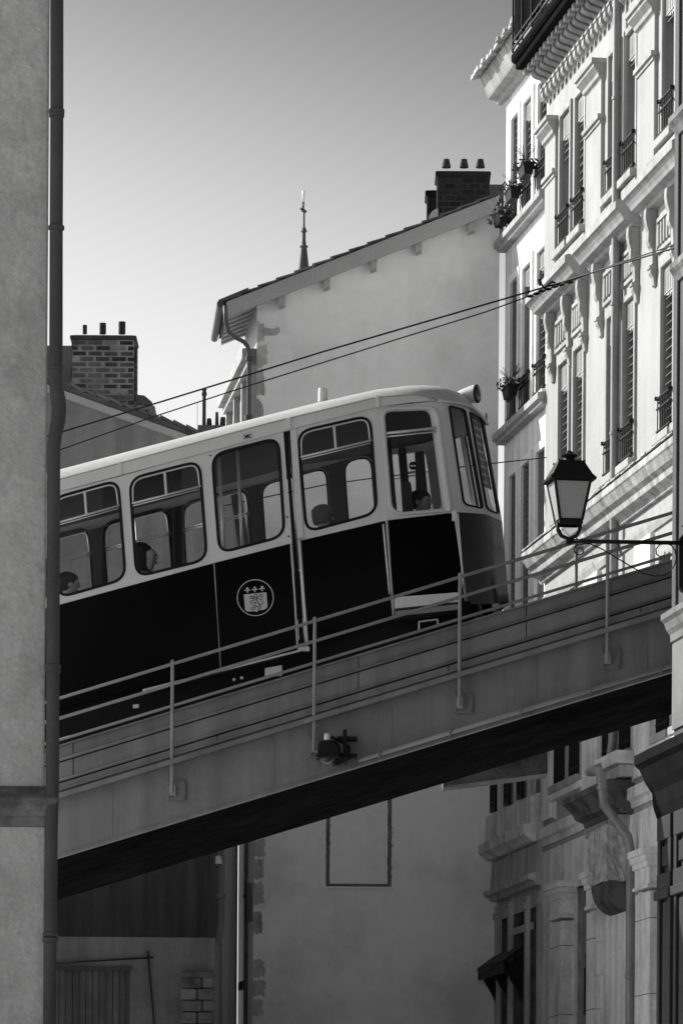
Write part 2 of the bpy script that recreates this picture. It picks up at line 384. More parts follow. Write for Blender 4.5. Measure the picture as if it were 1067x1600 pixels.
def inset(loop, d):
    c = sum(loop, Vector((0, 0))) / len(loop); n = len(loop); res = []
    for i in range(n):
        e = (loop[(i + 1) % n] - loop[i - 1]).normalized(); nn = Vector((-e.y, e.x))
        if nn.dot(c - loop[i]) < 0: nn = -nn
        res.append(loop[i] + nn * d)
    return res
def dens(loop, n=3):
    r = []
    for i in range(len(loop)):
        a, b = loop[i], loop[(i + 1) % len(loop)]
        m = n if (b - a).length > 20 else 1
        r += [a + (b - a) * k / m for k in range(m)]
    return r
def ringfaces(mb, outer, hole, far, off, thick=.05):
    """outer quad of 2D points, hole loop: panel with a hole, with depth"""
    c = sum(hole, Vector((0, 0))) / len(hole); n = len(hole)
    q = [Vector(p) for p in outer]
    def hit(p):
        d = p - c; best = None
        for i in range(4):
            a, b = q[i], q[(i + 1) % 4]; e = b - a
            den = d.x * e.y - d.y * e.x
            if abs(den) < 1e-9: continue
            t = ((a.x - c.x) * e.y - (a.y - c.y) * e.x) / den; s_ = ((a.x - c.x) * d.y - (a.y - c.y) * d.x) / den
            if t > 0 and -1e-6 <= s_ <= 1 + 1e-6 and (best is None or t < best[0]): best = (t, i)
        return c + d * best[0], best[1]
    H = [hit(p) for p in hole]
    for o2 in (off, off - thick):
        for i in range(n):
            j = (i + 1) % n; (qa, ea), (qb, eb) = H[i], H[j]
            poly = [hole[i], hole[j], qb]
            if ea != eb:
                # corner(s) between the edges
                k1 = q[(ea + 1) % 4] if (ea + 1) % 4 == eb else q[ea] if (eb + 1) % 4 == ea else None
                if k1 is not None: poly.append(k1)
            poly.append(qa)
            mb.add([T(p.x, p.y, o2, far) for p in poly], [tuple(range(len(poly)))])
    a = [T(p.x, p.y, off, far) for p in hole]; b = [T(p.x, p.y, off - thick, far) for p in hole]
    mb.loft([a, b], True)
GUT = [(-300, 877), (96, 767.5), (189, 744), (322, 707), (452, 672), (590, 636), (640, 629), (679, 626)]
def gut(px): return interp(px, GUT)
def post(c, top=True):        # top and bottom 2D points of a post at belt column c
    b = (c, interp(c, BELT)); x = c
    for _ in range(4): x = c - interp(c, LEAN) * (b[1] - gut(x))
    return Vector((x, gut(x))), Vector(b)
def bayquad(c0, c1):
    t0, b0 = post(c0); t1, b1 = post(c1); return [t0, t1, b1, b0]
WIN = [
    dict(q=[(-166, 830), (-54, 800), (-42, 951), (-154, 980)], bay=(-165, -52), vent=True),
    dict(q=[(-54 + 20, 800 - 0), (64, 777), (76, 922), (-22, 948)], bay=(-52, 78 - 0), vent=True) if False else None,
    dict(q=[(78, 778), (187, 747.5), (199, 906), (90, 937)], bay=(78, 201.5), vent=True),
    dict(q=[(200.5, 746.5), (314, 717.5), (326, 876), (211.5, 904)], bay=(201.5, 334.5), vent=True),
    dict(q=[(329, 709), (437, 681), (447, 839), (341, 867)], bay=(334.5, 455), vent=False),
    dict(q=[(463, 673), (580, 646.5), (591.5, 803), (476.5, 834)], bay=(466, 604), vent=True),
]
WIN = [x for x in WIN if x]
WIN.insert(1, dict(q=[(-45, 811), (66, 781), (78, 940), (-33, 970)], bay=(-52, 78), vent=True))
def side_window(wd, far=False, parent=car):
    hole = dens(rquad(wd['q'], 24)); inn = inset(hole, 1.0)
    mb = MB(); ringfaces(mb, bayquad(*wd['bay']) if 'oq' not in wd else [Vector(p) for p in wd['oq']], inn, far, 0)
    fr = mb.build('window_panel', 'white', parent)
    if far:
        mb = MB(); ringfaces(mb, bayquad(*wd['bay']), inn, far, -.052, .008); mb.build('inner_lining', 'inner', fr)
    gi = inset(hole, 5.0)
    mb = MB(); A = [T(p.x, p.y, .003, far) for p in hole]; A2 = [T(p.x, p.y, .014, far) for p in inset(hole, 1.2)]; B2 = [T(p.x, p.y, .012, far) for p in inset(hole, 4.2)]; Bq = [T(p.x, p.y, -.02, far) for p in gi]
    mb.loft([A, A2, B2, Bq], True); mb.build('gasket', 'rubber', fr, smooth=50)
    mb = MB(); mb.add([T(p.x, p.y, -.012, far) for p in gi], [tuple(range(len(gi)))]); mb.build('pane', 'glass', fr)
    if wd.get('vent'):
        q = [Vector(p) for p in wd['q']]
        f = .262
        la = q[0] + (q[3] - q[0]) * f; rb = q[1] + (q[2] - q[1]) * f
        e = (rb - la).normalized(); la = la + e * 5; rb = rb - e * 5
        up = [p for p in inset(hole, 5.6)]
        # keep the part of the loop above the transom
        def above(p): return (p.y - (la.y + (rb.y - la.y) * (p.x - la.x) / (rb.x - la.x))) < -1
        idx = [i for i in range(len(up)) if above(up[i])]
        # rotate into one run
        n = len(up); st = [i for i in idx if (i - 1) % n not in idx][0]
        run = [];
        i = st
        while i in idx: run.append(up[i]); i = (i + 1) % n
        if (run[0] - la).length > (run[-1] - la).length: run = run[::-1]
        path = [la] + run + [rb]
        mb = MB(); mb.tube([T(p.x, p.y, .006, far) for p in path], .0085, 6); mb.build('vent_frame', 'alu', fr, smooth=True)
        for dy, r_ in ((0, .010), (4.0, .006)):
            d = Vector((.28, dy)); mb = MB(); mb.tube([T(la.x + d.x - 2, la.y + dy + .5, .006, far), T(rb.x + d.x + 2, rb.y + dy - .5, .006, far)], r_, 6); mb.build('vent_rail', 'alu', fr, smooth=True)
        md = (la + rb) / 2 + Vector((0, 0)); top = (q[0] + q[1]) / 2; d = (q[3] - q[0]).normalized()
        tp = md - d * ((md - top).dot(d)) + d * 6
        mb = MB(); mb.tube([T(tp.x, tp.y, .006, far), T(md.x, md.y, .006, far)], .013, 6); mb.build('vent_mullion', 'alu', fr)
    return fr
for wd in WIN: side_window(wd)
# far side windows: the car is point symmetric, so they stand half a bay further along
def shiftq(q, dx): return [(x + dx, y - .25 * dx) for x, y in q]
base_q = [(200.5, 746.5), (314, 717.5), (326, 876), (211.5, 904)]
base_c = 263
far_c = [-195, -64, 67, 198, 329, 460]
for k, cx in enumerate(far_c):
    q = [(x, y - (13 if i < 2 else 6)) for i, (x, y) in enumerate(shiftq(base_q, cx - base_c))]
    side_window(dict(q=q, bay=(cx + 5 - 65.5, cx + 5 + 65.5), vent=(cx != 460)), True)
side_window(dict(q=[(534, 647), (585, 636 + 2), (598, 798), (546, 812)], bay=(530.5, 604), vent=False), True)
# cab windows on both sides and windscreens
def cab(far):
    q = [(600.7, 642.5), (677, 640), (697, 794), (613.5, 801)]
    t0, b0 = post(604)
    hole = dens(rquad(q, [12, 14, 8, 18]))
    mb = MB(); ringfaces(mb, [t0, Vector((689, 626)), Vector((711, 800)), b0], hole, far, 0); fr = mb.build('cab_door', 'white', car)
    mb = MB(); o1 = inset(hole, -6.5)
    mb.loft([[T(p.x, p.y, .002, far) for p in o1], [T(p.x, p.y, .02, far) for p in inset(hole, -5)], [T(p.x, p.y, .02, far) for p in inset(hole, -2)], [T(p.x, p.y, .0, far) for p in hole]], True)
    mb.build('door_moulding', 'white', fr, smooth=50)
    mb = MB(); mb.add([T(p.x, p.y, -.015, far) for p in hole], [tuple(range(len(hole)))]); mb.build('pane', 'glass', fr)
    for dy, r_ in ((0, .014), (5.5, .008)):
        mb = MB(); mb.tube([T(604, 677 + dy, .0, far), T(681, 669 + dy, .0, far)], r_, 6); mb.build('window_bar', 'alu', fr, smooth=True)
    for q, oq, nm in (([(699, 632), (726.5, 639), (755, 796), (722.5, 789)], [(689, 626), (729.5, 632), (758, 803), (711, 800)], 'corner_windscreen'),
                      ([(731.5, 641), (754, 655), (780.5, 805), (758.5, 797)], [(729.5, 632), (757, 660), (784, 814.5), (758, 803)], 'front_windscreen')):
        if far and nm[0] == 'c': q = [(693, 630), (727.5, 634), (756, 800), (714, 797)]
        if far and nm[0] == 'f': q = [(731, 637), (756, 659), (783, 811), (759.5, 801)]
        hole = dens(rquad(q, [7, 7, 7, 9]))
        mb = MB(); ringfaces(mb, [Vector(p) for p in oq], inset(hole, .6), far, 0, .012); fr = mb.build(nm, 'white', car)
        gi = inset(hole, 1.5 if far else 3.2)
        mb = MB(); mb.loft([[T(p.x, p.y, .003, far) for p in hole], [T(p.x, p.y, .012, far) for p in inset(hole, .6)], [T(p.x, p.y, .010, far) for p in inset(hole, 1.2 if far else 2.6)], [T(p.x, p.y, -.008, far) for p in gi]], True); mb.build('gasket', 'rubber', fr, smooth=50)
        mb = MB(); mb.add([T(p.x, p.y, -.01, far) for p in gi], [tuple(range(len(gi)))]); mb.build('pane', 'glass', fr)
cab(False); cab(True)
# lower dark panels
SK = [(-300, 1215), (96, 1106), (345, 1043), (471, 1011), (617, 963), (724, 945), (738, 944), (768, 944), (791, 941)]
def panel_loop(cs):
    top = [Vector((c, interp(c, BELT) + .6)) for c in cs]; bot = []
    for c in cs:
        x = c
        for _ in range(5): x = c + interp(c, LEAN) * .9 * (interp(x, SK) - interp(c, BELT)) * (1 if c < 720 else .55 if c > 760 else .8)
        bot.append(Vector((x, interp(x, SK))))
    return top, bot
def lower(cs, name, far, m='black', off=0.):
    top, bot = panel_loop(cs); mb = MB(); rows = []
    for k in range(5):
        t = k / 4; rows.append([T(*(a + (b - a) * t), off + .025 * math.sin(t * math.pi), far) for a, b in zip(top, bot)])
    # T uses its own lean below the belt; keep depth by column instead
    for k, row in enumerate(rows):
        for i, c in enumerate(cs):
            p2 = top[i] + (bot[i] - top[i]) * (k / 4); Y = interp(c, YCUR) - off - .02 * math.sin(k / 4 * math.pi)
            p = W(p2.x, p2.y, Y)
            if far: p.y = 2 * YC - p.y
            rows[k][i] = p
    mb.loft(rows, False)
    inner_rows = [[p + Vector((0, .05 * (-1 if far else 1), 0)) for p in r] for r in rows]
    return mb.build(name, m, car, smooth=50)
for far in (False, True):
    for cs in ([-300, -100, 60, 200, 333.8], [335.6, 400, 454], [469, 540, 602.6], [605.4, 640, 680, 709.5], [711.5, 724, 740, 757, 768, 777, 784]):
        lower(cs, 'lower_panel', far, 'nose' if cs[0] > 711 else 'black')
# pale joint lines, door recess, pillars
def line2(pts, r, name, m='white', off=.01, n=6):
    mb = MB(); mb.tube([T(x, y, off) for x, y in pts], r, n); return mb.build(name, m, car, smooth=True)
def linec(c, dx, r, name, m, off=.01, y0=0, y1=None, ):
    top, bot = panel_loop([c]); a, b = top[0], bot[0]
    Y = interp(c, YCUR) - off
    A = W(a.x + dx, a.y + y0, Y); B = W(b.x + dx, (b.y if y1 is None else y1), Y)
    mb = MB(); mb.tube([A, B], r, 6); return mb.build(name, m, car, smooth=True)
linec(334.7, 0, .005, 'panel_joint', 'gtrim')
linec(604, 0, .013, 'panel_joint', 'white')
linec(710.5, 0, .014, 'panel_joint', 'white')
linec(455, 0, .011, 'panel_joint', 'white')
# door recess between the last two windows: dark gap and riveted pillar
t0, b0 = post(455); t1, b1 = post(466)
mb = MB(); mb.prism([T(t0.x + 1, t0.y, -.03), T(t0.x + 6, t0.y - 1, -.03), T(476, 1010, -.03), T(469, 1012, -.03)], (0, .02, 0)); mb.build('door_gap', 'gap', car)
mb = MB(); lo = []
for (xa, xb, y) in ((453, 463.5, 669), (465, 474.5, 843)):
    lo.append([T(xa, y, .012), T(xb, y - 2, .012), T(xb, y - 2, -.04), T(xa, y, -.04)])
mb.loft(lo, True, True); pil = mb.build('door_pillar', 'white', car, bevel=.004)
for k in range(8):
    p = T(456.5 + k * 1.45, 690 + k * 20, .012); mb = MB(); mb.lathe([(.007, 0), (.004, -.006)], p, 6, 'y'); mb.build('rivet', 'gtrim', pil)
p0 = T(467, 843, .0); mb = MB(); mb.tube([T(468, 846, .012), W(479.5, 1012, 40.985)], .017, 6); mb.build('door_edge', 'white', car, smooth=True)
mb = MB(); a = W(470, 1016, 40.97); mb.box(a.x - .03, a.x + .08, 40.96, 41.05, a.z - .01, a.z + .03); mb.build('door_foot', 'alu', car)
def grab(p, q, r=.010, out_=.05):
    A, B = p, q; o = Vector((0, -out_, 0)); d = (B - A).normalized() * .03
    mb = MB(); mb.tube([A, A + o * .8 + d * .3, A + o + d, B + o - d, B + o * .8 - d * .3, B], r, 8); return mb.build('grab_rail', 'alu', car, smooth=True)
grab(W(598.5, 820, 41.03), W(608.5, 929, 41.03))
grab(W(714.5, 803, 41.13), W(723.5, 917, 41.13))
grab(W(467.5, 842, 40.99), W(481, 1008, 40.99), .011)
for x, y in ((698.5, 791), (708, 806)):
    p = T(x, y, .012); mb = MB(); mb.box(p.x - .022, p.x + .022, p.y - .012, p.y + .012, p.z - .05, p.z + .05); mb.build('hinge', 'alu', car, bevel=.004)
for x, y in ((449, 808), (451, 838), (329, 712)):
    p = T(x, y, .004); mb = MB(); mb.lathe([(.009, 0), (.006, -.007)], p, 8, 'y'); mb.build('screw', 'gap', car)
# step under the cab door, underframe, marker plates
def pl4(pts, Y, d, name, m, bev=.003):
    mb = MB(); mb.prism([W(x, y, Y) for x, y in pts], (0, d, 0)); return mb.build(name, m, car, bevel=bev)
pl4([(616, 933), (720, 925), (720, 940), (617, 951)], 40.86, .3, 'step', 'alu')
pl4([(617, 955), (721, 943), (721, 952), (618, 963)], 40.80, .35, 'step', 'rail')
pl4([(223, 1077), (470, 1014.5), (470, 1018), (223, 1081)], 40.9, .12, 'step', 'alu')
pl4([(414, 1044), (441, 1039), (441, 1056), (414, 1058)], 40.93, .03, 'marker_plate', 'alu')
pl4([(208, 1101), (217.5, 1100), (217.5, 1106), (208, 1107)], 40.93, .03, 'marker_plate', 'alu')
for x, y in ((366, 1062), (378, 1059.5)):
    mb = MB(); mb.lathe([(.017, 0), (.013, -.02)], W(x, y, 40.95), 10, 'y'); mb.build('marker_stud', 'alu', car)
for pts in ([(653, 971), (656, 969.5), (656, 985), (653, 986)], [(656, 969.5), (684, 966), (684, 969), (656, 972.5)], [(682, 969), (685, 968), (685, 978), (682, 978.5)]):
    pl4(pts, 40.93, .03, 'sand_pipe_frame', 'alu')
mb = MB(); mb.prism([W(-300, 1205, 41.12), W(96, 1100, 41.12), W(345, 1035, 41.12), W(617, 955, 41.12), W(735, 938, 41.12), W(735, 985, 41.12), (W(96, 1180, 41.12)), W(-300, 1290, 41.12)], (0, 2.2, 0)); mb.build('underframe', 'gap', car)
for x in (150, 420, 640):
    y = interp(x, SK) + 45
    for Y in (41.6, 42.65):
        c = W(x, y, Y); mb = MB(); mb.lathe([(.1, -.05), (.27, -.05), (.27, .03), (.30, .03), (.30, .06), (.1, .06)], c, 20, 'y'); mb.build('wheel', 'bolt', car, smooth=40)
# cantrail band and roof
BT = [(-300, 855), (96, 748.5), (191, 723), (420, 661.5), (589, 621), (640, 617), (679, 625)]
RG = [(-300, 836), (96, 731), (420, 646), (589, 607.5), (645, 601.2), (688, 602.5), (700, 606), (720, 614), (742, 634), (759, 662)]
mb = MB()
for far in (False, True):
    xs = [-300, 96, 322, 420, 500, 589, 615, 640, 655, 668, 679]; lo = []
    for x in xs:
        yt = interp(x, BT); yb = gut(x) + .5
        if x > 640: yt = 617 + (yb - 617) * ((x - 640) / 39) ** 2
        lo.append([T(x, yt, .0, far), T(x, yt, .035, far), T(x, (yt + yb) / 2, .045, far), T(x, yb, .03, far), T(x, yb, -.02, far)])
    m2 = MB(); m2.loft(lo, False); m2.build('cantrail', 'white', car, smooth=45)
for x in (188.5, 452, 590):
    p = T(x, (interp(x, BT) + gut(x)) / 2, .045); mb = MB(); mb.box(p.x - .018, p.x + .018, p.y - .006, p.y + .02, p.z - .055, p.z + .05); mb.build('rain_strip_joint', 'white', car, bevel=.004)
lo = []
EDGE = [(-300, 855.5), (96, 749), (191, 723.5), (420, 662), (500, 643), (589, 621.5), (640, 618), (660, 620), (679, 625.5), (697, 627.5), (716, 630), (731, 634.5), (744, 645), (757, 662)]
RIDGE = [(-300, 838), (96, 733), (191, 708), (420, 648), (500, 628), (589, 608.5), (640, 602.5), (660, 602), (685, 603), (700, 606.5), (716, 613), (730, 623), (745, 640), (758, 662.5)]
for (ex, ey), (rx, ry) in zip(EDGE, RIDGE):
    A = T(ex, ey, .03); R = W(rx, ry, YC); 
    if A.y > YC - .05: A.y = YC - .05
    Bm = A.copy(); Bm.y = 2 * YC - A.y
    # ridge apparent silhouette is mostly from the near cove
    cove = W(ex + (rx - ex) * .35, ey + (ry - ey) * .93, A.y + (YC - A.y) * .22)
    cove2 = W(ex + (rx - ex) * .6, ry, A.y + (YC - A.y) * .55)
    low = A + Vector((0, 0, .0)); mid = W(ex + (rx - ex) * .1, ey + (ry - ey) * .6, A.y + (YC - A.y) * .05)
    half = [low, mid, cove, cove2]
    full = half + [Vector((R.x, YC, max(R.z - .03, cove2.z + .02)))] + [Vector((p.x, 2 * YC - p.y, p.z)) for p in half[::-1]]
    lo.append(full)
mb = MB(); mb.loft(lo, False); mb.build('roof', 'roofw', car, smooth=60)
mb = MB(); mb.tube([T(x, y, .035) for x, y in [(-300, 856), (96, 749.5), (191, 724), (420, 662.3), (500, 643), (589, 622), (640, 618.3), (660, 620), (679, 626)]], .008, 6); mb.build('drip_rail', 'gtrim', car, smooth=True)
mb = MB(); mb.tube([T(679, 626, .03), T(697, 628, .03), T(716, 631, .03), T(731, 635.5, .03), T(744, 646, .03), T(757, 663, .03)], .014, 8); mb.build('drip_rail', 'white', car, smooth=True)
mb = MB(); mb.lathe([(.045, 0), (.044, .11), (.04, .125), (.01, .13)], W(504.5, 628, 41.7), 14); mb.build('roof_vent', 'roofw', car, smooth=40)
# headlight on the roof front
hl_c = W(742.5, 615.5, 42.0)
d = Vector((.92, -.40, .04)).normalized(); e1 = d.cross(Vector((0, 0, 1))).normalized(); e2 = e1.cross(d).normalized()
def ring(c, r, n=16, sy=1.): return [c + (e1 * math.cos(2 * math.pi * k / n) + e2 * math.sin(2 * math.pi * k / n) * sy) * r for k in range(n)]
mb = MB(); mb.loft([ring(hl_c - Vector((.26, -.1, .04)), .02), ring(hl_c - Vector((.13, -.06, .012)), .06), ring(hl_c - d * .03, .083), ring(hl_c + d * .01, .087)], True, True); hl = mb.build('headlight', 'roofw', car, smooth=45)
mb = MB(); mb.loft([ring(hl_c + d * .012, .087), ring(hl_c + d * .022, .087), ring(hl_c + d * .02, .074)], True); mb.build('bezel', 'gap', hl, smooth=45)
mb = MB(); mb.loft([ring(hl_c + d * .014, .078), ring(hl_c + d * .028, .06), ring(hl_c + d * .036, .03), ring(hl_c + d * .038, .004)], True, True); mb.build('lens', 'darkglass', hl, smooth=True)
mb = MB(); p = W(759, 655, 42.2); mb.box(p.x - .01, p.x + .012, p.y - .05, p.y + .05, p.z - .05, p.z + .05); mb.build('number_bracket', 'gtrim', car, bevel=.004)
# slats added behind the front windscreen to imitate reflected house shutters
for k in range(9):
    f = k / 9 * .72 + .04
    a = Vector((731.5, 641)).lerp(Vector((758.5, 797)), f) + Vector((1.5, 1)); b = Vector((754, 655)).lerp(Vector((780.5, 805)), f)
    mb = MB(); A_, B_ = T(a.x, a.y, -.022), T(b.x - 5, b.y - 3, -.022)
    mb.prism([A_, B_, B_ + Vector((0, 0, -.022)), A_ + Vector((0, 0, -.022))], (-.004, .006, .006)); mb.build('louvre_slat', 'rail', car)
mb = MB(); mb.prism([T(733.5, 645, -.03), T(752, 656, -.03), T(773, 765, -.03), T(753, 757, -.03)], (-.004, .008, 0)); mb.build('reflection_back', 'gap', car)
# small maker plate above window three
mb = MB(); mb.prism([T(379.5, 681, .049), T(393.5, 677.5, .049), T(394, 685.5, .049), T(380, 689, .049)], (0, .01, 0)); plq = mb.build('maker_plate', 'alu', car)
for a, b in (((381, 682), (392.5, 685)), ((381.5, 687), (392, 679.5)), ((386.5, 680.5), (387.2, 686.5))):
    mb = MB(); mb.tube([T(*a, .051), T(*b, .051)], .005, 4); mb.build('plate_mark', 'gap', plq)
# crest: ring, three fleurs-de-lis, shield with rampant lion
def cp(x, y): return W(360 + x / 11.86, 890 + y / 11.86, 40.965)
mb = MB(); cc = cp(465, 521); mb.tube([cc + Vector((math.cos(t), 0, math.sin(t))) * .1645 for t in [2 * math.pi * k / 48 for k in range(48)]], .0048, 6, True); crest = mb.build('crest', 'crest', car, smooth=True)
sh = [(250, 463), (460, 442), (668, 420), (680, 560), (690, 680), (672, 715), (630, 742), (560, 752), (515, 760), (488, 790), (455, 770), (400, 776), (330, 780), (290, 762), (272, 735), (262, 600)]
mb = MB(); mb.prism([cp(x, y) for x, y in sh], (0, -.004, 0)); shield = mb.build('shield', 'crest', crest)
def fleur(x, y):
    mb = MB()
    for pts in ([(0, -58), (26, -38), (16, -18), (8, 0), (14, 30), (0, 55), (-14, 30), (-8, 0), (-16, -18), (-26, -38)],
                [(8, 0), (22, -14), (40, -18), (56, -4), (50, 10), (38, 0), (28, 4), (12, 22)], [(-8, 0), (-22, -10), (-40, -12), (-58, 2), (-50, 14), (-38, 6), (-28, 8), (-12, 22)], [(-22, 14), (22, 10), (22, 20), (-22, 24)]):
        mb.prism([cp(x + a, y + b) for a, b in pts], (0, -.004, 0))
    mb.build('fleur_de_lis', 'crest', crest)
for p in ((317, 385), (453, 370), (588, 355)): fleur(*p)
lion = [[(480, 452), (440, 478), (425, 510), (450, 530), (490, 520), (500, 480), (480, 452)], [(450, 495), (470, 505)], [(425, 515), (390, 500), (365, 480), (375, 520), (360, 535), (400, 535), (440, 545)],
        [(445, 540), (430, 580), (390, 575), (362, 595), (375, 620), (400, 600), (385, 635), (440, 615), (465, 600)], [(500, 500), (490, 560), (510, 600), (540, 640), (565, 690), (545, 740), (500, 745), (530, 715), (510, 685), (480, 680)],
        [(465, 600), (478, 640), (450, 665), (420, 655), (430, 700), (390, 715), (380, 745), (440, 745), (455, 705), (480, 680)], [(540, 640), (590, 640), (612, 600), (580, 580), (590, 560), (550, 555), (530, 510), (545, 470), (580, 460), (605, 480), (595, 520), (565, 510), (570, 490)],
        [(470, 545), (480, 575)], [(500, 690), (540, 670)], [(440, 505), (425, 525)]]
mb = MB()
for s_ in lion: mb.tube([cp(x, y) + Vector((0, -.005, 0)) for x, y in s_], .0032, 4)
mb.build('lion_outline', 'black', shield)
# second crest on the nose, seen nearly edge on
mb = MB(); k = [T(774 + 4.5 * math.cos(t) + 3.2 * math.sin(t) * .6, 843 - 20 * math.sin(t) * -1, .02) for t in [2 * math.pi * i / 20 for i in range(20)]]
mb.tube(k, .003, 4, True); mb.build('nose_crest', 'crest', car, smooth=True)
# interior: floor, ceiling lining, partition, poles, seats
mb = MB(); mb.prism([W(-300, 1100, 41.12), W(605, 868, 41.25), W(716, 845, 41.4), W(716, 855, 41.4), W(605, 880, 41.25), W(-300, 1112, 41.12)], (0, 2.2, 0)); mb.build('floor', 'inner', car)
mb = MB(); mb.prism([W(-300, 858, 41.1), W(455, 659, 41.1), W(640, 623, 41.2), W(690, 622, 41.3), W(690, 626, 41.3), W(455, 663, 41.1), W(-300, 862, 41.1)], (0, 2.25, 0)); mb.build('ceiling', 'inner', car)
for cx, y0, y1 in ((341, 725, 870), (370, 716, 865), (455, 690, 850)):
    mb = MB(); mb.tube([W(cx, y0 - 30, 41.7), W(cx + 12, y1 + 40, 41.7)], .017, 8); mb.build('grab_pole', 'alu', car, smooth=True)
mb = MB(); mb.prism([W(622, 700, 43.1), W(634, 698, 43.1), W(645, 830, 43.1), W(633, 833, 43.1)], (0, .3, 0)); mb.build('cab_partition', 'inner', car)
mb = MB(); mb.prism([W(648, 706, 43.0), W(662, 705, 43.0), W(672, 815, 43.0), W(652, 818, 43.0)], (0, .12, 0)); mb.build('cab_cabinet', 'inner', car)
mb = MB(); mb.tube([W(606, 690, 42.9), W(618, 830, 42.9)], .03, 8); mb.build('grab_pole', 'inner', car, smooth=True)
mb = MB(); mb.lathe([(.038, 0), (.038, -.012)], W(645, 728, 41.5), 20, 'y'); sgn = mb.build('no_entry_disc', 'gap', car)
p = W(645, 728, 41.48); mb = MB(); mb.box(p.x - .026, p.x + .026, p.y - .004, p.y + .004, p.z - .007, p.z + .007); mb.build('white_bar', 'crest', sgn)
mb = MB(); lo = []
for x0, x1, y in ((627, 641, 752), (626, 643, 762), (628, 645, 790), (632, 650, 830)):
    lo.append([W(x0, y, 41.35), W(x1, y, 41.35), W(x1, y, 41.75), W(x0, y, 41.75)])
mb.loft(lo, True, True); mb.build('seat_back', 'seat', car, bevel=.02)
for cx in (-60, 70, 195, 260, 400, 520):
    y = interp(cx, BELT) - 2
    for Y in (41.2, 42.7):
        mb = MB(); mb.prism([W(cx - 34, y + 6, Y), W(cx - 24, y + 4, Y), W(cx - 16, y + 75, Y), W(cx + 30, y + 64, Y), W(cx + 31, y + 72, Y), W(cx - 26, y + 88, Y)], (0, .85 if Y < 42 else .5, 0)); mb.build('seat', 'seat', car, bevel=.015)

